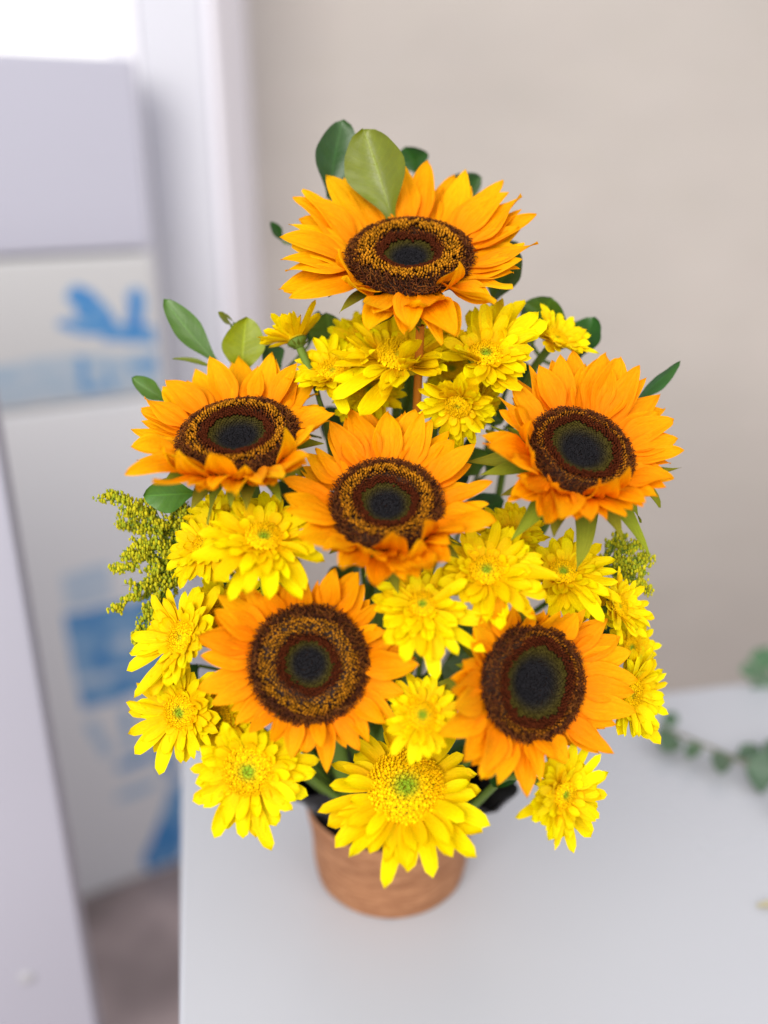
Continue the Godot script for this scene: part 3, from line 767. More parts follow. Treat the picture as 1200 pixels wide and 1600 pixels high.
	chrysanthemum("yellow chrysanthemum seen edge-on above the right sunflower, before round leaves", Vector3(0.0972, 0.4005, 0.0223), Vector3(0.4089, 0.8179, 0.4049), 0.0218, 0.3, 0, [[50, 21, 17.5, 5, -3], [12, 27, 18.6, 5.8, 16], [332, 24, 22.9, 6.2, 6], [59, 21, 12.1, 6.6, 10], [88, 18, 11.1, 5.6, -7], [144, 29, 12.1, 6, 18], [246, 12, 19.6, 6.3, -8], [280, 33, 17.5, 5.9, 2], [338, 33, 16.4, 6.2, 8], [210, 18, 19.6, 7, 0], [359, 31, 14.9, 6.6, 15], [35, 27, 15.3, 6.6, 6], [69, 15, 9.9, 6.6, 14], [111, 25, 9.9, 6.6, 6], [121, 31, 9.4, 6.6, -3], [165, 28, 9.1, 6.6, -2], [183, 22, 12.2, 6.6, -2], [197, 17, 13.5, 6.6, 4], [255, 18, 15.8, 6.6, 5], [269, 31, 14.1, 6.6, -3], [310, 27, 16.7, 6.6, 1]])
	chrysanthemum("yellow chrysanthemum drooping between the middle sunflower and the right sunflower", Vector3(0.0394, 0.3749, 0.0682), Vector3(-0.2949, -0.3837, 0.8751), 0.0258, 0.25, 0, [[270, 12, 29.4, 8.6, -7], [286, 9, 17.5, 6.7, -7], [4, 12, 17.5, 8, 0], [308, 3, 14.9, 8.5, 18], [154, 12, 17.5, 8.6, -1], [228, 3, 12.3, 6.1, 2], [28, 14, 14.9, 8.7, 14], [88, 18, 18.8, 6.3, 12], [72, 12, 21.5, 8.5, 20], [119, 14, 14.9, 8, 17], [16, 8, 13.8, 8.1, 11], [52, 19, 15.5, 8.1, 7], [105, 22, 14.3, 8.1, 15], [142, 9, 13.8, 8.1, 16], [175, 15, 13.3, 8.1, 8], [199, 11, 10.9, 8.1, -4], [211, 7, 9.8, 8.1, -3], [254, 9, 17.7, 8.1, 9], [320, 6, 13.8, 8.1, -3], [346, 5, 13.3, 8.1, 4]])
	chrysanthemum("yellow chrysanthemum between left sunflower and lowest left sunflower, pale green eye", Vector3(-0.0607, 0.3181, 0.116), Vector3(0.1293, 0.9066, 0.4017), 0.0307, 0.28, 1, [[332, 6, 29.6, 8.8, 12], [316, -6, 31.1, 10, 13], [300, -9, 34.2, 8.2, -7], [284, -3, 32.7, 9.3, 21], [266, 0, 31.1, 7.2, 14], [248, -9, 34.2, 7.7, 4], [232, 6, 34.2, 8.7, 9], [214, 3, 34.2, 10.2, 11], [182, 3, 28.1, 8.3, 12], [154, 9, 23.5, 8.6, 3], [138, 3, 20.4, 8.3, 5], [110, 6, 18.9, 8, -2], [90, 12, 25, 7.6, 4], [74, 14, 23.5, 8, 16], [54, 14, 18.9, 9.7, 1], [358, 14, 17.4, 9, 18], [336, 18, 25, 8.2, 7], [19, 20, 15.4, 9.4, -1], [40, 19, 14.6, 9.4, 13], [123, 4, 16.7, 9.4, 10], [201, 4, 26.5, 9.4, 2]])
	chrysanthemum("yellow chrysanthemum tucked against the goldenrod, left of the green-eyed one", Vector3(-0.0943, 0.3057, 0.0962), Vector3(-0.378, 0.6718, 0.6371), 0.0244, 0.28, 0, [[208, 12, 21.1, 6.8, 13], [222, 12, 21.1, 6.6, -7], [242, 14, 23.6, 7, 9], [156, 6, 15, 7.9, 18], [174, 3, 11.4, 5.8, 14], [110, 3, 17.5, 6.3, 12], [278, 14, 18.7, 6.6, 0], [114, 0, 11.4, 6.9, 6], [308, 3, 24.8, 7.4, 10], [52, 14, 13.8, 7.3, 2], [1, 7, 16.4, 7.5, 8], [17, 11, 12.8, 7.5, -4], [35, 10, 11.3, 7.5, 3], [73, 13, 13.3, 7.5, 3], [86, 9, 13.1, 7.5, -2], [142, 2, 11.2, 7.5, -2], [232, 16, 19, 7.5, -1], [252, 15, 18.1, 7.5, 1], [290, 4, 18.5, 7.5, 1], [328, 6, 17.5, 7.5, 15], [346, 9, 14.4, 7.5, 9]])
	chrysanthemum("yellow chrysanthemum right below the middle sunflower, bright green eye", Vector3(0.0521, 0.3011, 0.1186), Vector3(-0.0501, 0.8045, 0.5918), 0.03, 0.25, 1, [[174, 14, 14.3, 7.8, 1], [194, 6, 20.4, 9, 19], [204, 12, 23.4, 8.1, 2], [220, 12, 20.4, 7.2, 12], [242, 21, 21.9, 8.5, 15], [260, 9, 23.4, 7.8, 11], [272, 6, 29.5, 9.2, 4], [288, 9, 25, 7.7, 2], [308, 3, 25, 9.4, -3], [316, 0, 31.1, 7.4, 4], [326, 6, 29.5, 7.8, 15], [352, 14, 34.1, 9.6, 20], [8, 14, 25, 9.7, 10], [32, 12, 21.9, 7.7, 16], [54, 9, 25, 9.4, 13], [66, 3, 21.9, 9.3, 16], [82, 3, 18.8, 8, 11], [100, 6, 18.8, 8.7, 0], [128, 12, 15.8, 8.1, -5], [334, 14, 26.5, 8.6, 1], [21, 15, 19.9, 9.4, 10], [139, 16, 12.8, 9.4, 14], [162, 19, 11.5, 9.4, 5], [232, 14, 18, 9.4, 17]])
	chrysanthemum("yellow chrysanthemum half hidden under the bracts of the right sunflower", Vector3(0.0964, 0.2891, 0.0953), Vector3(-0.0573, 0.8387, 0.5415), 0.0269, 0.25, 1, [[10, 12, 19.6, 8.2, 3], [0, 0, 25.1, 6.9, -6], [326, 6, 30.6, 6.7, 1], [298, 6, 33.3, 7.5, 19], [308, 6, 25.1, 7.9, 21], [270, -3, 25.1, 8.4, -5], [256, 9, 26.5, 7.9, -4], [246, 14, 21, 6.5, 20], [226, 18, 14.2, 7.3, -3], [112, 3, 14.2, 6.7, 10], [84, 3, 19.6, 7.7, -9], [50, 3, 16.9, 8.4, -1], [284, 3, 26.5, 8.5, 5], [336, 12, 25.1, 7.9, 4], [22, 9, 19, 8.4, -3], [35, 3, 15.3, 8.4, -2], [69, 8, 15.5, 8.4, 12], [93, 5, 14.4, 8.4, 2], [125, 1, 12.1, 8.4, 4], [146, -2, 11.2, 8.4, 1], [161, 1, 9.9, 8.4, 9], [182, -5, 8.9, 8.4, 0], [196, 3, 9.8, 8.4, 12], [235, 10, 14.9, 8.4, 1]])
	chrysanthemum("yellow chrysanthemum in the gap between middle, lowest left and lowest right sunflowers", Vector3(0.0192, 0.2893, 0.133), Vector3(-0.0371, 0.7872, 0.6156), 0.0271, 0.22, 1, [[338, 6, 28.7, 9, 0], [318, 3, 35.8, 7.1, -9], [298, 3, 28.7, 7, 17], [278, -6, 35.8, 8.4, 21], [272, 9, 28.7, 6.8, 1], [4, 24, 11.8, 8.8, 11], [52, -18, 11.8, 6.8, 2], [180, 14, 23.1, 8.4, 12], [196, 14, 21.7, 7.9, -3], [226, 12, 25.9, 9.3, 4], [246, 6, 28.7, 8.6, 7], [264, 12, 25.9, 6.8, -2], [154, -3, 17.4, 6.8, -3], [119, 12, 11.8, 7.2, 3], [88, -3, 11.8, 7.5, 1], [56, 0, 11.8, 8.9, -9], [21, 3, 10, 8.7, 5], [33, -6, 9.3, 8.7, 0], [75, -3, 10, 8.7, -4], [105, 6, 10, 8.7, 14], [213, 13, 20.2, 8.7, 2], [236, 12, 23.2, 8.7, -1], [287, 3, 27.4, 8.7, 16]])
	chrysanthemum("yellow chrysanthemum facing right, just below the right goldenrod", Vector3(0.1268, 0.2708, 0.0995), Vector3(0.6208, 0.5437, 0.5648), 0.0208, 0.28, 0, [[346, 29, 19, 5.4, 1], [332, 27, 18, 4.8, 16], [312, 24, 19, 5.4, -7], [250, 14, 22.1, 5.5, 0], [29, 24, 11.8, 6.3, -9], [54, 21, 9.7, 5.3, 18], [180, 33, 19, 6.6, 10], [6, 21, 15.9, 6, -2], [274, 29, 16.9, 6.7, 14], [208, 21, 18, 5.9, -4], [16, 20, 11.8, 6.4, -3], [69, 21, 9.1, 6.4, 2], [88, 22, 8, 6.4, 6], [104, 25, 7.3, 6.4, 6], [125, 26, 6.5, 6.4, 12], [147, 33, 10.8, 6.4, 10], [164, 29, 12.7, 6.4, 11], [195, 22, 15.7, 6.4, 4], [235, 20, 17.1, 6.4, 12], [291, 21, 15.3, 6.4, 0]])
	chrysanthemum("yellow chrysanthemum hanging behind the right petals of lowest right sunflower", Vector3(0.1348, 0.224, 0.113), Vector3(0.556, 0.2129, 0.8035), 0.0273, 0.28, 0, [[80, 21, 25, 7.8, 1], [80, 33, 20.9, 8.1, 7], [14, 21, 12.7, 8.2, -2], [328, 21, 16.8, 8.3, 13], [296, 33, 20.9, 8.3, -7], [286, 27, 27.7, 8.9, 8], [252, 29, 19.5, 7.1, 3], [228, 24, 22.3, 7.8, 6], [104, 21, 29.1, 7, -1], [119, 21, 25, 7.4, 14], [280, 24, 22.3, 7.6, -8], [168, 24, 22.3, 7.6, -3], [355, 26, 12.5, 8.4, 1], [34, 18, 10.7, 8.4, 15], [58, 23, 19.5, 8.4, 4], [70, 23, 19.5, 8.4, 10], [92, 24, 23, 8.4, 10], [144, 24, 20.1, 8.4, 3], [183, 18, 18, 8.4, 1], [195, 27, 17.1, 8.4, 0], [211, 24, 16.7, 8.4, 9], [266, 29, 17.8, 8.4, -1], [345, 20, 12.5, 8.4, -2]])
	chrysanthemum("yellow chrysanthemum at the far left under the goldenrod, petals swept left", Vector3(-0.1069, 0.2601, 0.1146), Vector3(-0.5206, 0.5506, 0.6525), 0.0288, 0.28, 0, [[204, 18, 30.7, 8.4, 5], [192, 18, 27.8, 8.1, 15], [239, 18, 35, 8.1, 5], [238, 9, 29.3, 8.1, 4], [162, 9, 20.6, 7.9, -4], [150, 6, 19.2, 7.6, -1], [114, 9, 17.8, 7.4, 15], [88, 9, 20.6, 7, -3], [62, 12, 25, 8.2, 0], [42, 6, 32.2, 7.4, 1], [14, 12, 22.1, 8.2, 11], [258, 9, 22.1, 9.5, 17], [352, 21, 23.5, 8, 4], [326, 27, 20.6, 7.9, -2], [4, 11, 19.4, 8.9, 0], [51, 14, 24.3, 8.9, 4], [72, 5, 19.4, 8.9, 15], [129, 12, 15.7, 8.9, 15], [175, 12, 20.6, 8.9, -3], [287, 12, 18.2, 8.9, 15], [307, 18, 16.5, 8.9, 14], [340, 28, 18.8, 8.9, 16]])
	chrysanthemum("yellow chrysanthemum with long spidery petals reaching out to the left", Vector3(-0.1082, 0.2222, 0.1267), Vector3(-0.2876, 0.3474, 0.8925), 0.0287, 0.3, 1, [[180, 6, 25.9, 8.3, 1], [222, 21, 28.7, 9.1, 20], [210, 9, 21.6, 7.6, -7], [250, 14, 30.1, 9, 11], [280, 12, 21.6, 7.2, 8], [248, 0, 14.6, 7.5, 19], [138, -3, 11.8, 7.6, -3], [104, 6, 11.8, 6.7, 0], [70, 14, 20.2, 9.4, -3], [46, 3, 25.9, 7.9, 21], [18, 14, 18.8, 6.6, 0], [334, 18, 17.4, 8.9, -6], [356, 14, 21.6, 9.2, 16], [36, 11, 19, 8.7, 2], [87, 6, 13.6, 8.7, 15], [124, 3, 10, 8.7, 6], [160, 7, 16, 8.7, 2], [237, 2, 19, 8.7, 11], [292, 17, 16.6, 8.7, 17], [303, 15, 16.2, 8.7, 0], [319, 15, 14.3, 8.7, 11], [344, 10, 16.6, 8.7, 16]])
	chrysanthemum("yellow chrysanthemum at the lower left, dark green eye, petals drooping", Vector3(-0.0686, 0.2081, 0.1572), Vector3(-0.0446, 0.3226, 0.9455), 0.0319, 0.38, 1, [[174, 6, 22.6, 7.6, 0], [210, 9, 25.6, 9.3, 18], [238, 18, 30, 9.1, 0], [264, 14, 27, 8.3, 16], [282, 14, 34.4, 7.9, 15], [298, 12, 24.1, 9.2, 4], [0, 12, 28.5, 9.5, 2], [14, 3, 30, 9.1, 10], [26, 6, 28.5, 7.9, 7], [334, 3, 25.6, 8.7, 7], [320, 21, 24.1, 7.2, 21], [52, 9, 21.1, 9.7, -8], [82, 18, 18.2, 9.7, 7], [116, 14, 22.6, 7.3, 16], [150, 14, 21.1, 8.2, 12], [248, 3, 27, 9.3, 7], [284, 14, 27, 7, 16], [342, 18, 22.6, 8.9, 19], [39, 5, 21.1, 9.1, 4], [67, 10, 16.7, 9.1, 2], [125, 15, 18.6, 9.1, 1], [164, 10, 18.6, 9.1, 8], [198, 12, 20.5, 9.1, 1]])
	chrysanthemum("smallest yellow chrysanthemum, vivid green eye, between the two lowest sunflowers", Vector3(0.0191, 0.2396, 0.1553), Vector3(-0.0389, 0.7285, 0.684), 0.0203, 0.33, 1, [[250, 6, 21.9, 5.8, 19], [262, 9, 19.9, 4.7, 6], [228, 9, 21.9, 6, 19], [146, 9, 14, 5.8, 9], [124, 12, 17.9, 5.3, 8], [102, 6, 18.9, 5.7, 18], [70, 12, 17, 6.2, 13], [42, 12, 15, 6.4, -7], [6, 14, 13.1, 6.1, 4], [326, 9, 12.1, 6, 0], [292, 3, 17, 5.5, 16], [194, 14, 16, 4.6, 0], [276, 12, 18.9, 5.5, 17], [21, 10, 11.9, 6, 1], [55, 16, 13.6, 6, 15], [92, 10, 15.3, 6, 3], [166, 7, 12.8, 6, -1], [182, 8, 12.2, 6, 8], [212, 15, 16.1, 6, 12], [309, 6, 12.3, 6, 3], [338, 11, 10.7, 6, 0]])
	chrysanthemum("largest yellow chrysanthemum, hanging over the rim of the kraft pot", Vector3(0.0112, 0.1948, 0.155), Vector3(-0.0188, 0.8757, 0.4824), 0.0413, 0.45, 1, [[178, 21, 29.5, 9, 2], [198, 14, 36.7, 8.7, 5], [202, 0, 33.1, 10.9, 10], [222, 6, 36.7, 12, 18], [234, 12, 36.7, 10.7, 18], [242, 14, 29.5, 10, 15], [258, 3, 40.4, 9.5, 6], [266, 9, 31.3, 12, 9], [274, 9, 33.1, 10.3, 15], [290, 6, 36.7, 9.6, 16], [302, 18, 34.9, 8.5, -2], [312, 12, 40.4, 9.1, -1], [322, 12, 34.9, 11.8, -9], [336, 12, 36.7, 9.5, 8], [334, 3, 29.5, 11, 14], [352, 9, 27.7, 9.8, -2], [4, 9, 24.1, 11.5, -6], [22, -6, 24.1, 8.7, -2], [36, 0, 20.5, 10.2, 20], [158, 3, 20.5, 11.1, 8], [146, 0, 22.3, 10.3, 12], [124, 0, 20.5, 10.7, 0], [102, 0, 20.5, 8.8, -3], [78, 9, 20.5, 11.3, 10], [58, 3, 18.7, 11.3, -8], [212, 2, 29.7, 11.1, 1]])
	chrysanthemum("yellow chrysanthemum at the lower right, below the lowest right sunflower", Vector3(0.092, 0.1936, 0.1577), Vector3(0.4556, 0.3161, 0.8322), 0.0276, 0.22, 1, [[190, 6, 29.2, 7.3, 2], [182, 18, 23.5, 9, -8], [152, 18, 22, 9.1, 21], [132, 12, 22, 8.3, 1], [118, 6, 24.9, 7.4, -4], [88, 12, 24.9, 7.6, 17], [40, 9, 22, 6.7, 15], [14, 6, 16.3, 8.6, -9], [356, 9, 23.5, 6.9, 13], [330, 6, 20.6, 8.6, 0], [306, 6, 26.4, 9.2, -3], [276, 14, 26.4, 7.9, -6], [262, 12, 19.2, 8.6, -7], [236, 18, 22, 7.2, 14], [210, 14, 17.7, 8.1, 11], [258, 12, 14.9, 8.8, 9], [304, -3, 20.6, 7.3, 12], [50, 2, 16.3, 8.9, 10], [74, 5, 17.5, 8.9, 3], [108, 9, 21.2, 8.9, 16], [166, 16, 19.3, 8.9, 11], [199, 7, 20, 8.9, 9], [219, 11, 16.9, 8.9, 6]])
	chrysanthemum("shaded yellow chrysanthemum left of the wooden stick, behind the one beside it", Vector3(-0.008, 0.3726, 0.0293), Vector3(-0.1712, 0.6645, 0.7274), 0.0241, 0.27, 1, [[0, 12, 17.4, 6.9, 12], [26, 6, 18.6, 6.5, 6], [44, 9, 19.8, 8, 10], [62, 14, 18.6, 6.9, -7], [80, 9, 21, 6, 17], [102, 12, 18.6, 7.5, 16], [126, 9, 19.8, 7.1, 8], [136, 6, 19.8, 7, 13], [154, 14, 19.8, 6.5, 5], [180, 6, 22.2, 6.8, 11], [198, 18, 18.6, 6.2, -9], [218, 14, 22.2, 5.9, -4], [238, 9, 22.2, 7.7, 12], [262, 12, 21, 7.5, 4], [284, 9, 21, 5.9, 4], [298, 12, 18.6, 7.8, 6], [320, 12, 19.8, 7.2, 1], [336, 12, 19.8, 6, 10], [16, 6, 15.3, 7.5, 11], [92, 8, 16.8, 7.5, 6], [112, 13, 16.3, 7.5, 11], [252, 13, 18.4, 7.5, -2], [274, 14, 17.9, 7.5, -1]])
	chrysanthemum("shaded yellow chrysanthemum right of the wooden stick, behind the drooping one", Vector3(0.0391, 0.3812, 0.015), Vector3(0.114, 0.7188, 0.6858), 0.0231, 0.27, 1, [[8, 3, 17.8, 7.7, 1], [16, 12, 17.8, 7.7, 14], [36, 14, 22.5, 6.6, 1], [54, 12, 17.8, 5.6, -7], [76, 9, 20.1, 6.9, 14], [92, 9, 20.1, 7.5, 1], [112, 6, 19, 7.6, 0], [140, 6, 17.8, 7.6, 19], [160, 12, 19, 5.8, 17], [178, 12, 21.3, 7.1, 12], [192, 9, 21.3, 7.4, 7], [224, 9, 19, 6.6, 1], [234, 12, 20.1, 7.4, 18], [262, 6, 19, 5.8, 14], [278, 6, 20.1, 6.1, -4], [306, 12, 16.7, 5.9, 8], [318, 12, 16.7, 6.1, -2], [344, 14, 22.5, 5.7, 0], [130, 10, 15.6, 7.2, -1], [250, 3, 16.6, 7.2, 15], [288, 5, 15.6, 7.2, 7]])
	chrysanthemum("partly hidden yellow chrysanthemum between the goldenrod side and lowest left sunflower", Vector3(-0.0859, 0.2685, 0.1004), Vector3(-0.1202, 0.8518, 0.5099), 0.0229, 0.27, 1, [[8, 12, 19.9, 5.9, 0], [26, 6, 19.9, 5.5, -1], [42, 12, 22.2, 7.6, -9], [64, 9, 18.8, 7, 15], [84, 3, 17.6, 6.3, 9], [104, 9, 21.1, 5.9, 11], [118, 14, 21.1, 7, 13], [142, 9, 18.8, 6.5, 21], [152, 9, 17.6, 7.4, 8], [172, 6, 18.8, 6.9, -1], [200, 14, 22.2, 7.5, 10], [218, 14, 22.2, 7.4, 0], [242, 12, 21.1, 7.6, -6], [260, 14, 16.5, 6.6, -6], [284, 12, 17.6, 5.8, 14], [294, 6, 18.8, 5.5, 2], [324, 9, 16.5, 5.8, 17], [338, 9, 21.1, 5.6, 0], [128, 14, 16.9, 7.1, -3], [181, 7, 17.4, 7.1, -4], [273, 8, 14.5, 7.1, 6], [308, 8, 15, 7.1, 0]])
	chrysanthemum("partly hidden yellow chrysanthemum low on the left, behind the lowest left sunflower's petals", Vector3(-0.0889, 0.2138, 0.1193), Vector3(-0.3514, 0.2843, 0.892), 0.0244, 0.27, 1, [[354, 6, 20, 6.6, 17], [14, 9, 21.3, 6.7, 20], [34, 14, 21.3, 6.5, 21], [56, 6, 18.8, 5.9, 13], [86, 12, 17.6, 6.4, 3], [102, 6, 21.3, 7.3, -8], [126, 6, 18.8, 6.3, -6], [148, 3, 21.3, 7.5, -2], [168, 6, 20, 6.9, 0], [184, 14, 21.3, 6.3, 19], [204, 6, 21.3, 7, 10], [224, 18, 21.3, 7.5, 16], [238, 12, 17.6, 6.4, -7], [264, 9, 22.5, 6.9, -4], [274, 9, 22.5, 5.8, 19], [294, 9, 20, 7.3, 3], [324, 12, 20, 6.1, 14], [336, 12, 18.8, 7, -4], [4, 12, 17.6, 7.6, 16], [73, 4, 15.5, 7.6, 9], [253, 15, 17, 7.6, 15], [304, 7, 17, 7.6, 0]])
	chrysanthemum("dim golden chrysanthemum behind the drooping one, left of the right sunflower", Vector3(0.0525, 0.3704, 0.0463), Vector3(0.5163, -0.1736, 0.8386), 0.0156, 0.27, 1, [[352, 9, 12.8, 4, 14], [14, 9, 12, 4, -1], [28, 6, 13.6, 5.2, 14], [58, 14, 14.4, 4.4, -5], [84, 12, 12, 4.1, 21], [100, 12, 12.8, 4.9, -7], [114, 14, 12, 4.8, 2], [146, 12, 12.8, 4.8, 0], [162, 18, 12.8, 3.9, -9], [184, 9, 13.6, 4.1, 17], [204, 14, 11.3, 5.1, 11], [218, 14, 12.8, 4.8, -3], [246, 12, 11.3, 4.2, 18], [256, 14, 14.4, 5.2, 4], [282, 9, 13.6, 4.9, 19], [308, 6, 13.6, 5.2, 0], [314, 9, 13.6, 4.7, 2], [334, 9, 12, 4.4, 4], [38, 12, 11.9, 4.8, 14], [69, 14, 11.2, 4.8, 16], [126, 18, 10.6, 4.8, 14], [267, 8, 11.9, 4.8, 15], [292, 5, 11.6, 4.8, 15], [323, 9, 10.9, 4.8, 0]])
	chrysanthemum("partly hidden yellow chrysanthemum directly beneath the top sunflower's left petals", Vector3(-0.0128, 0.3981, 0.019), Vector3(-0.118, 0.8195, 0.5607), 0.0219, 0.27, 1, [[2, 12, 21.3, 5.7, -1], [22, 12, 19.1, 6.3, -6], [38, 12, 19.1, 6.9, -4], [64, 12, 19.1, 6.1, 10], [84, 12, 19.1, 5.5, 3], [96, 9, 20.2, 6.4, 7], [118, 6, 18, 7.1, 15], [142, 14, 20.2, 5.4, 16], [154, 12, 19.1, 6.4, 11], [182, 12, 18, 5.5, 5], [198, 14, 18, 6.7, 15], [214, 6, 18, 6.9, -3], [242, 14, 16.9, 7, 8], [262, 6, 18, 6.6, 17], [274, 14, 18, 6, 19], [296, 12, 20.2, 7.1, 15], [326, 14, 15.8, 6, 6], [342, 9, 15.8, 5.5, 14], [107, 4, 16.3, 6.8, -4], [128, 8, 16.3, 6.8, 6], [163, 10, 15.8, 6.8, 13], [229, 15, 14.8, 6.8, 16], [307, 12, 15.3, 6.8, 3]])
	chrysanthemum("partly hidden yellow chrysanthemum between the two facing right at the bouquet's right edge", Vector3(0.1367, 0.244, 0.0974), Vector3(0.4182, 0.4953, 0.7615), 0.0178, 0.27, 1, [[0, 12, 17.3, 4.9, 6], [14, 12, 13.7, 4.2, 2], [38, 9, 15.5, 4.7, 10], [64, 14, 14.6, 5.6, 9], [72, 9, 14.6, 5.3, 9], [108, 14, 16.4, 4.6, 2], [114, 12, 16.4, 5.7, 20], [134, 9, 15.5, 4.5, -9], [152, 12, 16.4, 5.9, 17], [176, 14, 15.5, 5.2, 16], [204, 9, 13.7, 5.2, 18], [216, 12, 12.8, 4.6, 4], [234, 18, 13.7, 5.4, -3], [260, 9, 12.8, 5.4, -1], [278, 14, 14.6, 5.4, 15], [306, 6, 14.6, 4.9, 21], [316, 9, 14.6, 5.3, 14], [344, 9, 14.6, 4.2, -6], [93, 18, 13.9, 5.5, 9], [163, 15, 13.5, 5.5, 7], [193, 8, 12.4, 5.5, 14], [249, 13, 11.3, 5.5, 8], [291, 16, 12.4, 5.5, 15]])
	chrysanthemum("partly hidden yellow chrysanthemum under the right sunflower, beside the right goldenrod", Vector3(0.1149, 0.2687, 0.0896), Vector3(0.2598, 0.7271, 0.6355), 0.0184, 0.27, 1, [[0, 12, 16.9, 4.7, 9], [18, 18, 16.9, 4.8, 16], [46, 9, 15.1, 4.7, 3], [62, 6, 15.1, 4.7, 17], [72, 6, 16, 5.5, 10], [100, 9, 17.9, 4.9, -4], [112, 9, 16.9, 5.9, 14], [136, 9, 13.3, 5.7, 21], [166, 12, 16, 5.3, -4], [172, 6, 16, 5.4, 0], [194, 12, 13.3, 5.3, 4], [218, 6, 16, 5.4, 19], [236, 3, 15.1, 5.8, 3], [262, 12, 13.3, 5.8, 17], [282, 12, 15.1, 5.7, 7], [300, 14, 16.9, 6, 5], [324, 12, 17.9, 4.5, -1], [334, 14, 16.9, 5.5, 2], [32, 8, 13.6, 5.7, -3], [89, 12, 14.4, 5.7, 9], [148, 5, 12.4, 5.7, 3], [310, 10, 14.8, 5.7, 17]])
	chrysanthemum("partly hidden yellow chrysanthemum tucked under the left sunflower's bracts", Vector3(-0.0875, 0.3116, 0.0776), Vector3(-0.0886, 0.8605, 0.5017), 0.0217, 0.27, 1, [[4, 6, 18.9, 5.6, 6], [28, 9, 21.1, 6.1, 18], [38, 12, 17.8, 5.2, -8], [66, 12, 21.1, 5.4, 9], [78, 12, 21.1, 6.8, 5], [100, 6, 18.9, 6.4, 10], [124, 14, 17.8, 5.1, -2], [138, 12, 17.8, 7.3, 0], [154, 3, 17.8, 7.2, 5], [174, 12, 20, 5.6, -9], [198, 9, 18.9, 5.6, 0], [224, 12, 16.7, 6.1, 4], [236, 12, 16.7, 6.3, 5], [254, 6, 17.8, 5.2, -1], [278, 12, 16.7, 7.2, -9], [302, 14, 16.7, 6.7, 5], [316, 9, 17.8, 6.6, 0], [344, 12, 16.7, 5.9, 6], [16, 2, 17, 6.7, -4], [52, 7, 16.5, 6.7, 8], [90, 4, 17, 6.7, 4], [266, 9, 14.7, 6.7, 8], [291, 19, 14.2, 6.7, 15]])
	chrysanthemum("partly hidden yellow chrysanthemum behind the right petals of the middle sunflower", Vector3(0.0707, 0.3031, 0.0757), Vector3(0.0319, 0.8848, 0.4649), 0.0198, 0.27, 1, [[4, 12, 14.3, 5.7, -7], [20, 12, 17.3, 4.9, -6], [38, 9, 16.3, 5.2, 0], [62, 12, 17.3, 6, -7], [76, 12, 18.3, 4.9, 11], [94, 12, 19.2, 6, 12], [114, 9, 16.3, 6.1, 11], [136, 14, 19.2, 5.7, 13], [154, 9, 17.3, 4.8, -3], [182, 6, 18.3, 6.1, -3], [190, 9, 16.3, 5.7, -1], [220, 12, 17.3, 5.5, 16], [238, 14, 16.3, 6, 4], [254, 14, 14.3, 5.2, 15], [280, 14, 15.3, 6, 4], [300, 6, 14.3, 6.4, 12], [314, 14, 14.3, 6.6, 11], [350, 9, 16.3, 6.4, 7], [202, 9, 14.2, 6.1, 14], [267, 14, 12.6, 6.1, -1], [337, 6, 13, 6.1, 16]])
	leaf_sprig("leafy sprig standing highest behind the top sunflower, dark and olive leaves", Vector3(-0.0156, 0.4655, -0.0439), [[Vector3(-0.0327, 0.4731, -0.0394), Vector3(-0.0289, 0.5175, -0.0444), 0.0333, 0, 12, 10], [Vector3(0.0044, 0.4632, -0.0117), Vector3(-0.009, 0.5125, -0.0186), 0.0433, 1, -8, 14], [Vector3(0.0211, 0.4866, -0.0772), Vector3(0.0151, 0.5027, -0.0708), 0.0261, 0, 0, 8], [Vector3(0.0344, 0.4732, -0.0772), Vector3(0.0629, 0.4819, -0.0678), 0.0252, 0, 20, 25], [Vector3(-0.063, 0.4469, -0.0504), Vector3(-0.069, 0.46, -0.0427), 0.0089, 0, 30, 5], [Vector3(0.0783, 0.4399, -0.0367), Vector3(0.0727, 0.4501, -0.0279), 0.0164, 0, 10, 0]])
	leaf_sprig("leafy sprig with round leaves behind the edge-on chrysanthemum", Vector3(0.0849, 0.3978, -0.0111), [[Vector3(0.093, 0.4011, -0.0103), Vector3(0.0999, 0.4193, -0.0047), 0.0333, 2, 5, 12], [Vector3(0.1183, 0.3829, -0.0083), Vector3(0.1236, 0.4094, -0.0061), 0.0271, 0, -25, 18], [Vector3(0.0647, 0.4151, -0.0105), Vector3(0.0752, 0.447, -0.0105), 0.0288, 2, -25, 15], [Vector3(0.09, 0.4036, -0.0221), Vector3(0.0823, 0.4128, -0.0129), 0.0131, 0, 0, 0]])
	leaf_sprig("narrow folded leaf pointing out behind the right sunflower", Vector3(0.1337, 0.3569, 0.027), [[Vector3(0.1411, 0.3649, 0.0313), Vector3(0.1657, 0.3913, 0.0336), 0.0128, 0, 45, 10]])
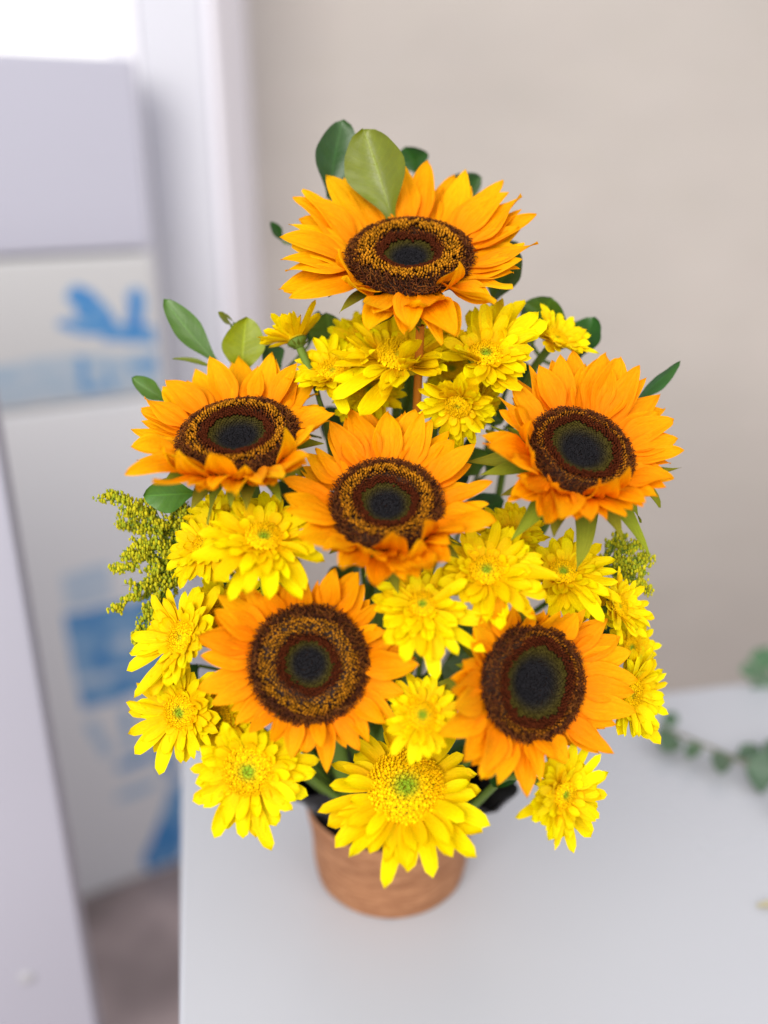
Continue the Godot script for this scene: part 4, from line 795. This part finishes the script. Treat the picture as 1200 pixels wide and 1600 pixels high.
	leaf_sprig("leafy sprig fanning out behind the left sunflower, with a pale bud", Vector3(-0.0863, 0.3763, 0.0137), [[Vector3(-0.0964, 0.3837, 0.0129), Vector3(-0.1285, 0.4192, 0.0115), 0.0198, 3, 10, 8], [Vector3(-0.0971, 0.381, 0.014), Vector3(-0.1215, 0.3912, 0.0228), 0.0063, 1, 60, 10], [Vector3(-0.0829, 0.3768, 0.0157), Vector3(-0.0814, 0.4121, 0.0144), 0.0303, 4, 5, 10], [Vector3(-0.1251, 0.365, 0.0259), Vector3(-0.1438, 0.3788, 0.0332), 0.0145, 3, 20, 12], [Vector3(-0.0889, 0.4052, 0.0042), Vector3(-0.0949, 0.4135, 0.0138), 0.0073, 4, 40, 0], [Vector3(-0.0869, 0.4071, 0.0067), Vector3(-0.0914, 0.4147, 0.0166), 0.0047, 4, 80, 0], [Vector3(-0.0617, 0.3798, 0.0037), Vector3(-0.0677, 0.3956, 0.0103), 0.0181, 5, 10, 0], [Vector3(-0.0307, 0.3883, -0.0051), Vector3(-0.0346, 0.4116, -0.0016), 0.029, 2, -10, 8], [Vector3(-0.0458, 0.3901, -0.0112), Vector3(-0.041, 0.4119, -0.0071), 0.0141, 0, 20, 0]])
	leaf_sprig("single round leaf under the left sunflower, above the goldenrod", Vector3(-0.0911, 0.309, 0.0571), [[Vector3(-0.1046, 0.3233, 0.0643), Vector3(-0.1312, 0.327, 0.0757), 0.0239, 3, -15, 18]])
	leaf_sprig("dark leafy branch deep in the bouquet behind the middle sunflower", Vector3(0.0151, 0.3015, 0.0386), [[Vector3(0.0339, 0.3407, 0.0249), Vector3(0.045, 0.3614, 0.0295), 0.0211, 0, 10, 10], [Vector3(0.0381, 0.3215, 0.0273), Vector3(0.0595, 0.3393, 0.033), 0.0224, 2, -10, 10], [Vector3(0.0461, 0.2985, 0.0312), Vector3(0.0714, 0.3064, 0.0409), 0.0247, 0, 20, 8], [Vector3(-0.049, 0.3232, 0.032), Vector3(-0.059, 0.3067, 0.0516), 0.0232, 0, 0, 10], [Vector3(-0.0154, 0.27, 0.0427), Vector3(-0.0301, 0.2577, 0.0606), 0.0237, 2, 15, 5], [Vector3(0, 0.3528, -0.0016), Vector3(-0.0057, 0.3702, 0.0043), 0.0252, 0, 0, 5], [Vector3(0.0355, 0.3514, -0.0064), Vector3(0.0386, 0.369, -0.0006), 0.0221, 0, 0, 5], [Vector3(0.0621, 0.3182, 0.0178), Vector3(0.0702, 0.3398, 0.022), 0.0195, 2, 0, 5], [Vector3(0.0189, 0.2672, 0.0546), Vector3(0.0332, 0.2623, 0.0695), 0.02, 2, 0, 0], [Vector3(0.0557, 0.3483, 0.011), Vector3(0.0714, 0.3639, 0.0177), 0.0237, 2, 0, 5], [Vector3(0.0352, 0.3092, 0.016), Vector3(0.0517, 0.3241, 0.023), 0.0252, 0, 0, 5], [Vector3(-0.0159, 0.3279, -0.0023), Vector3(-0.039, 0.3533, 0.0004), 0.0279, 0, 0, 5], [Vector3(0.09, 0.36, -0.0045), Vector3(0.0766, 0.3844, -0.0014), 0.0241, 0, 0, 5], [Vector3(0.0159, 0.3797, -0.0232), Vector3(0, 0.4039, -0.0201), 0.0279, 0, 0, 5], [Vector3(0.0399, 0.3944, -0.0292), Vector3(0.0312, 0.4148, -0.0245), 0.0245, 2, 0, 5]])
	leaf_sprig("dark leafy branch low in the bouquet above the black liner", Vector3(0.0151, 0.2102, 0.0755), [[Vector3(0.0363, 0.2155, 0.0971), Vector3(0.0453, 0.2452, 0.098), 0.0223, 2, 10, 10], [Vector3(0.0333, 0.1756, 0.1024), Vector3(0.0506, 0.1999, 0.1055), 0.0228, 0, 10, 10], [Vector3(-0.0888, 0.2545, 0.0705), Vector3(-0.094, 0.2769, 0.0744), 0.0207, 0, 0, 10], [Vector3(-0.083, 0.1868, 0.0871), Vector3(-0.0995, 0.211, 0.0902), 0.0264, 0, 0, 10], [Vector3(0.0754, 0.1693, 0.0941), Vector3(0.0627, 0.1598, 0.1109), 0.0232, 0, 0, 5], [Vector3(0.1245, 0.2323, 0.0687), Vector3(0.1308, 0.2554, 0.0723), 0.0211, 0, 0, 5], [Vector3(0.0366, 0.2399, 0.0818), Vector3(0.0483, 0.2592, 0.0869), 0.0205, 2, 0, 5], [Vector3(-0.1083, 0.221, 0.0787), Vector3(-0.1205, 0.2172, 0.0931), 0.024, 0, 0, 5], [Vector3(-0.0692, 0.1951, 0.0729), Vector3(-0.0939, 0.195, 0.0859), 0.0269, 0, 0, 5], [Vector3(0.1142, 0.2368, 0.0615), Vector3(0.1303, 0.222, 0.0804), 0.0245, 0, 0, 5]])
	goldenrod("goldenrod spray at the left edge of the bouquet, several drooping plumes", Vector3(-0.101, 0.2908, 0.0699), [Vector3(-0.1524, 0.3244, 0.072), Vector3(-0.149, 0.3044, 0.067), Vector3(-0.1475, 0.284, 0.0833), Vector3(-0.1468, 0.2647, 0.0934), Vector3(-0.1376, 0.2486, 0.0989), Vector3(-0.1192, 0.3166, 0.0618), Vector3(-0.1346, 0.3005, 0.0828), Vector3(-0.1356, 0.2667, 0.0782), Vector3(-0.1108, 0.3126, 0.0661), Vector3(-0.1411, 0.3151, 0.0722), Vector3(-0.1427, 0.2924, 0.082), Vector3(-0.1255, 0.2853, 0.0752), Vector3(-0.129, 0.259, 0.0864)])
	goldenrod("small goldenrod spray at the right edge, below the right sunflower", Vector3(0.122, 0.2802, 0.0687), [Vector3(0.1425, 0.2953, 0.072), Vector3(0.1441, 0.2812, 0.0773), Vector3(0.1495, 0.2694, 0.0793), Vector3(0.1364, 0.2959, 0.059), Vector3(0.1481, 0.2871, 0.0705), Vector3(0.1407, 0.2727, 0.0698)])

	# ---- on the table
	var gum := Color(0.095, 0.20, 0.125)
	eucalyptus("eucalyptus branch lying on the white table right of the bouquet", [Vector3(0.3771, 0.004, -0.0496), Vector3(0.3328, 0.008, -0.0883), Vector3(0.2943, 0.008, -0.1257), Vector3(0.2544, 0.006, -0.1637)], [[Vector3(0.3295, 0.012, -0.0857), Vector3(0.3054, 0.016, -0.0907), 0.0404], [Vector3(0.3281, 0.012, -0.0916), Vector3(0.3563, 0.016, -0.1353), 0.0325], [Vector3(0.2978, 0.01, -0.1204), Vector3(0.281, 0.014, -0.0865), 0.0202], [Vector3(0.3058, 0.01, -0.1114), Vector3(0.3295, 0.014, -0.1241), 0.0167], [Vector3(0.2798, 0.01, -0.1341), Vector3(0.2638, 0.014, -0.1036), 0.016], [Vector3(0.2623, 0.01, -0.1483), Vector3(0.2409, 0.014, -0.1196), 0.0279], [Vector3(0.2603, 0.01, -0.1551), Vector3(0.2676, 0.014, -0.1755), 0.0175], [Vector3(0.3436, 0.012, -0.071), Vector3(0.321, 0.016, -0.0319), 0.0317]])
	eucalyptus("eucalyptus twig leaning before the beige wall at the right edge", [Vector3(0.4418, 0.003, -0.1831), Vector3(0.4179, -0.0011, -0.2382), Vector3(0.3846, 0.0111, -0.2486), Vector3(0.3673, 0.0175, -0.2565)], [[Vector3(0.3761, 0.0162, -0.2452), Vector3(0.358, 0.0136, -0.2388), 0.0219], [Vector3(0.3825, 0.0138, -0.2443), Vector3(0.3868, -0.0101, -0.2292), 0.0373], [Vector3(0.3793, 0.015, -0.2447), Vector3(0.3836, 0.0403, -0.2495), 0.0321], [Vector3(0.405, 0.0049, -0.2406), Vector3(0.4123, 0.0284, -0.2447), 0.0321]])
	var fallen := thing("fallen_petal", "pale yellow petal lying on the white table at the right edge", "petal", Vector3(0.265, 0.002, 0.045))
	part("blade", blade(0.016, 0.007, 6, 8, 1, Color(0.55, 0.56, 0.50), Color(0.6, 0.6, 0.55), 0.5), mats.strap, fallen)
	var scrap := thing("fallen_leaf", "small dark leaf scrap on the table at the bottom edge", "leaf", Vector3(0.19, 0.002, 0.146))
	part("blade", blade(0.014, 0.008, 6, 8, 2, Color(0.08, 0.08, 0.06), Color(0.08, 0.08, 0.06), 0.3), mats.leaf, scrap)
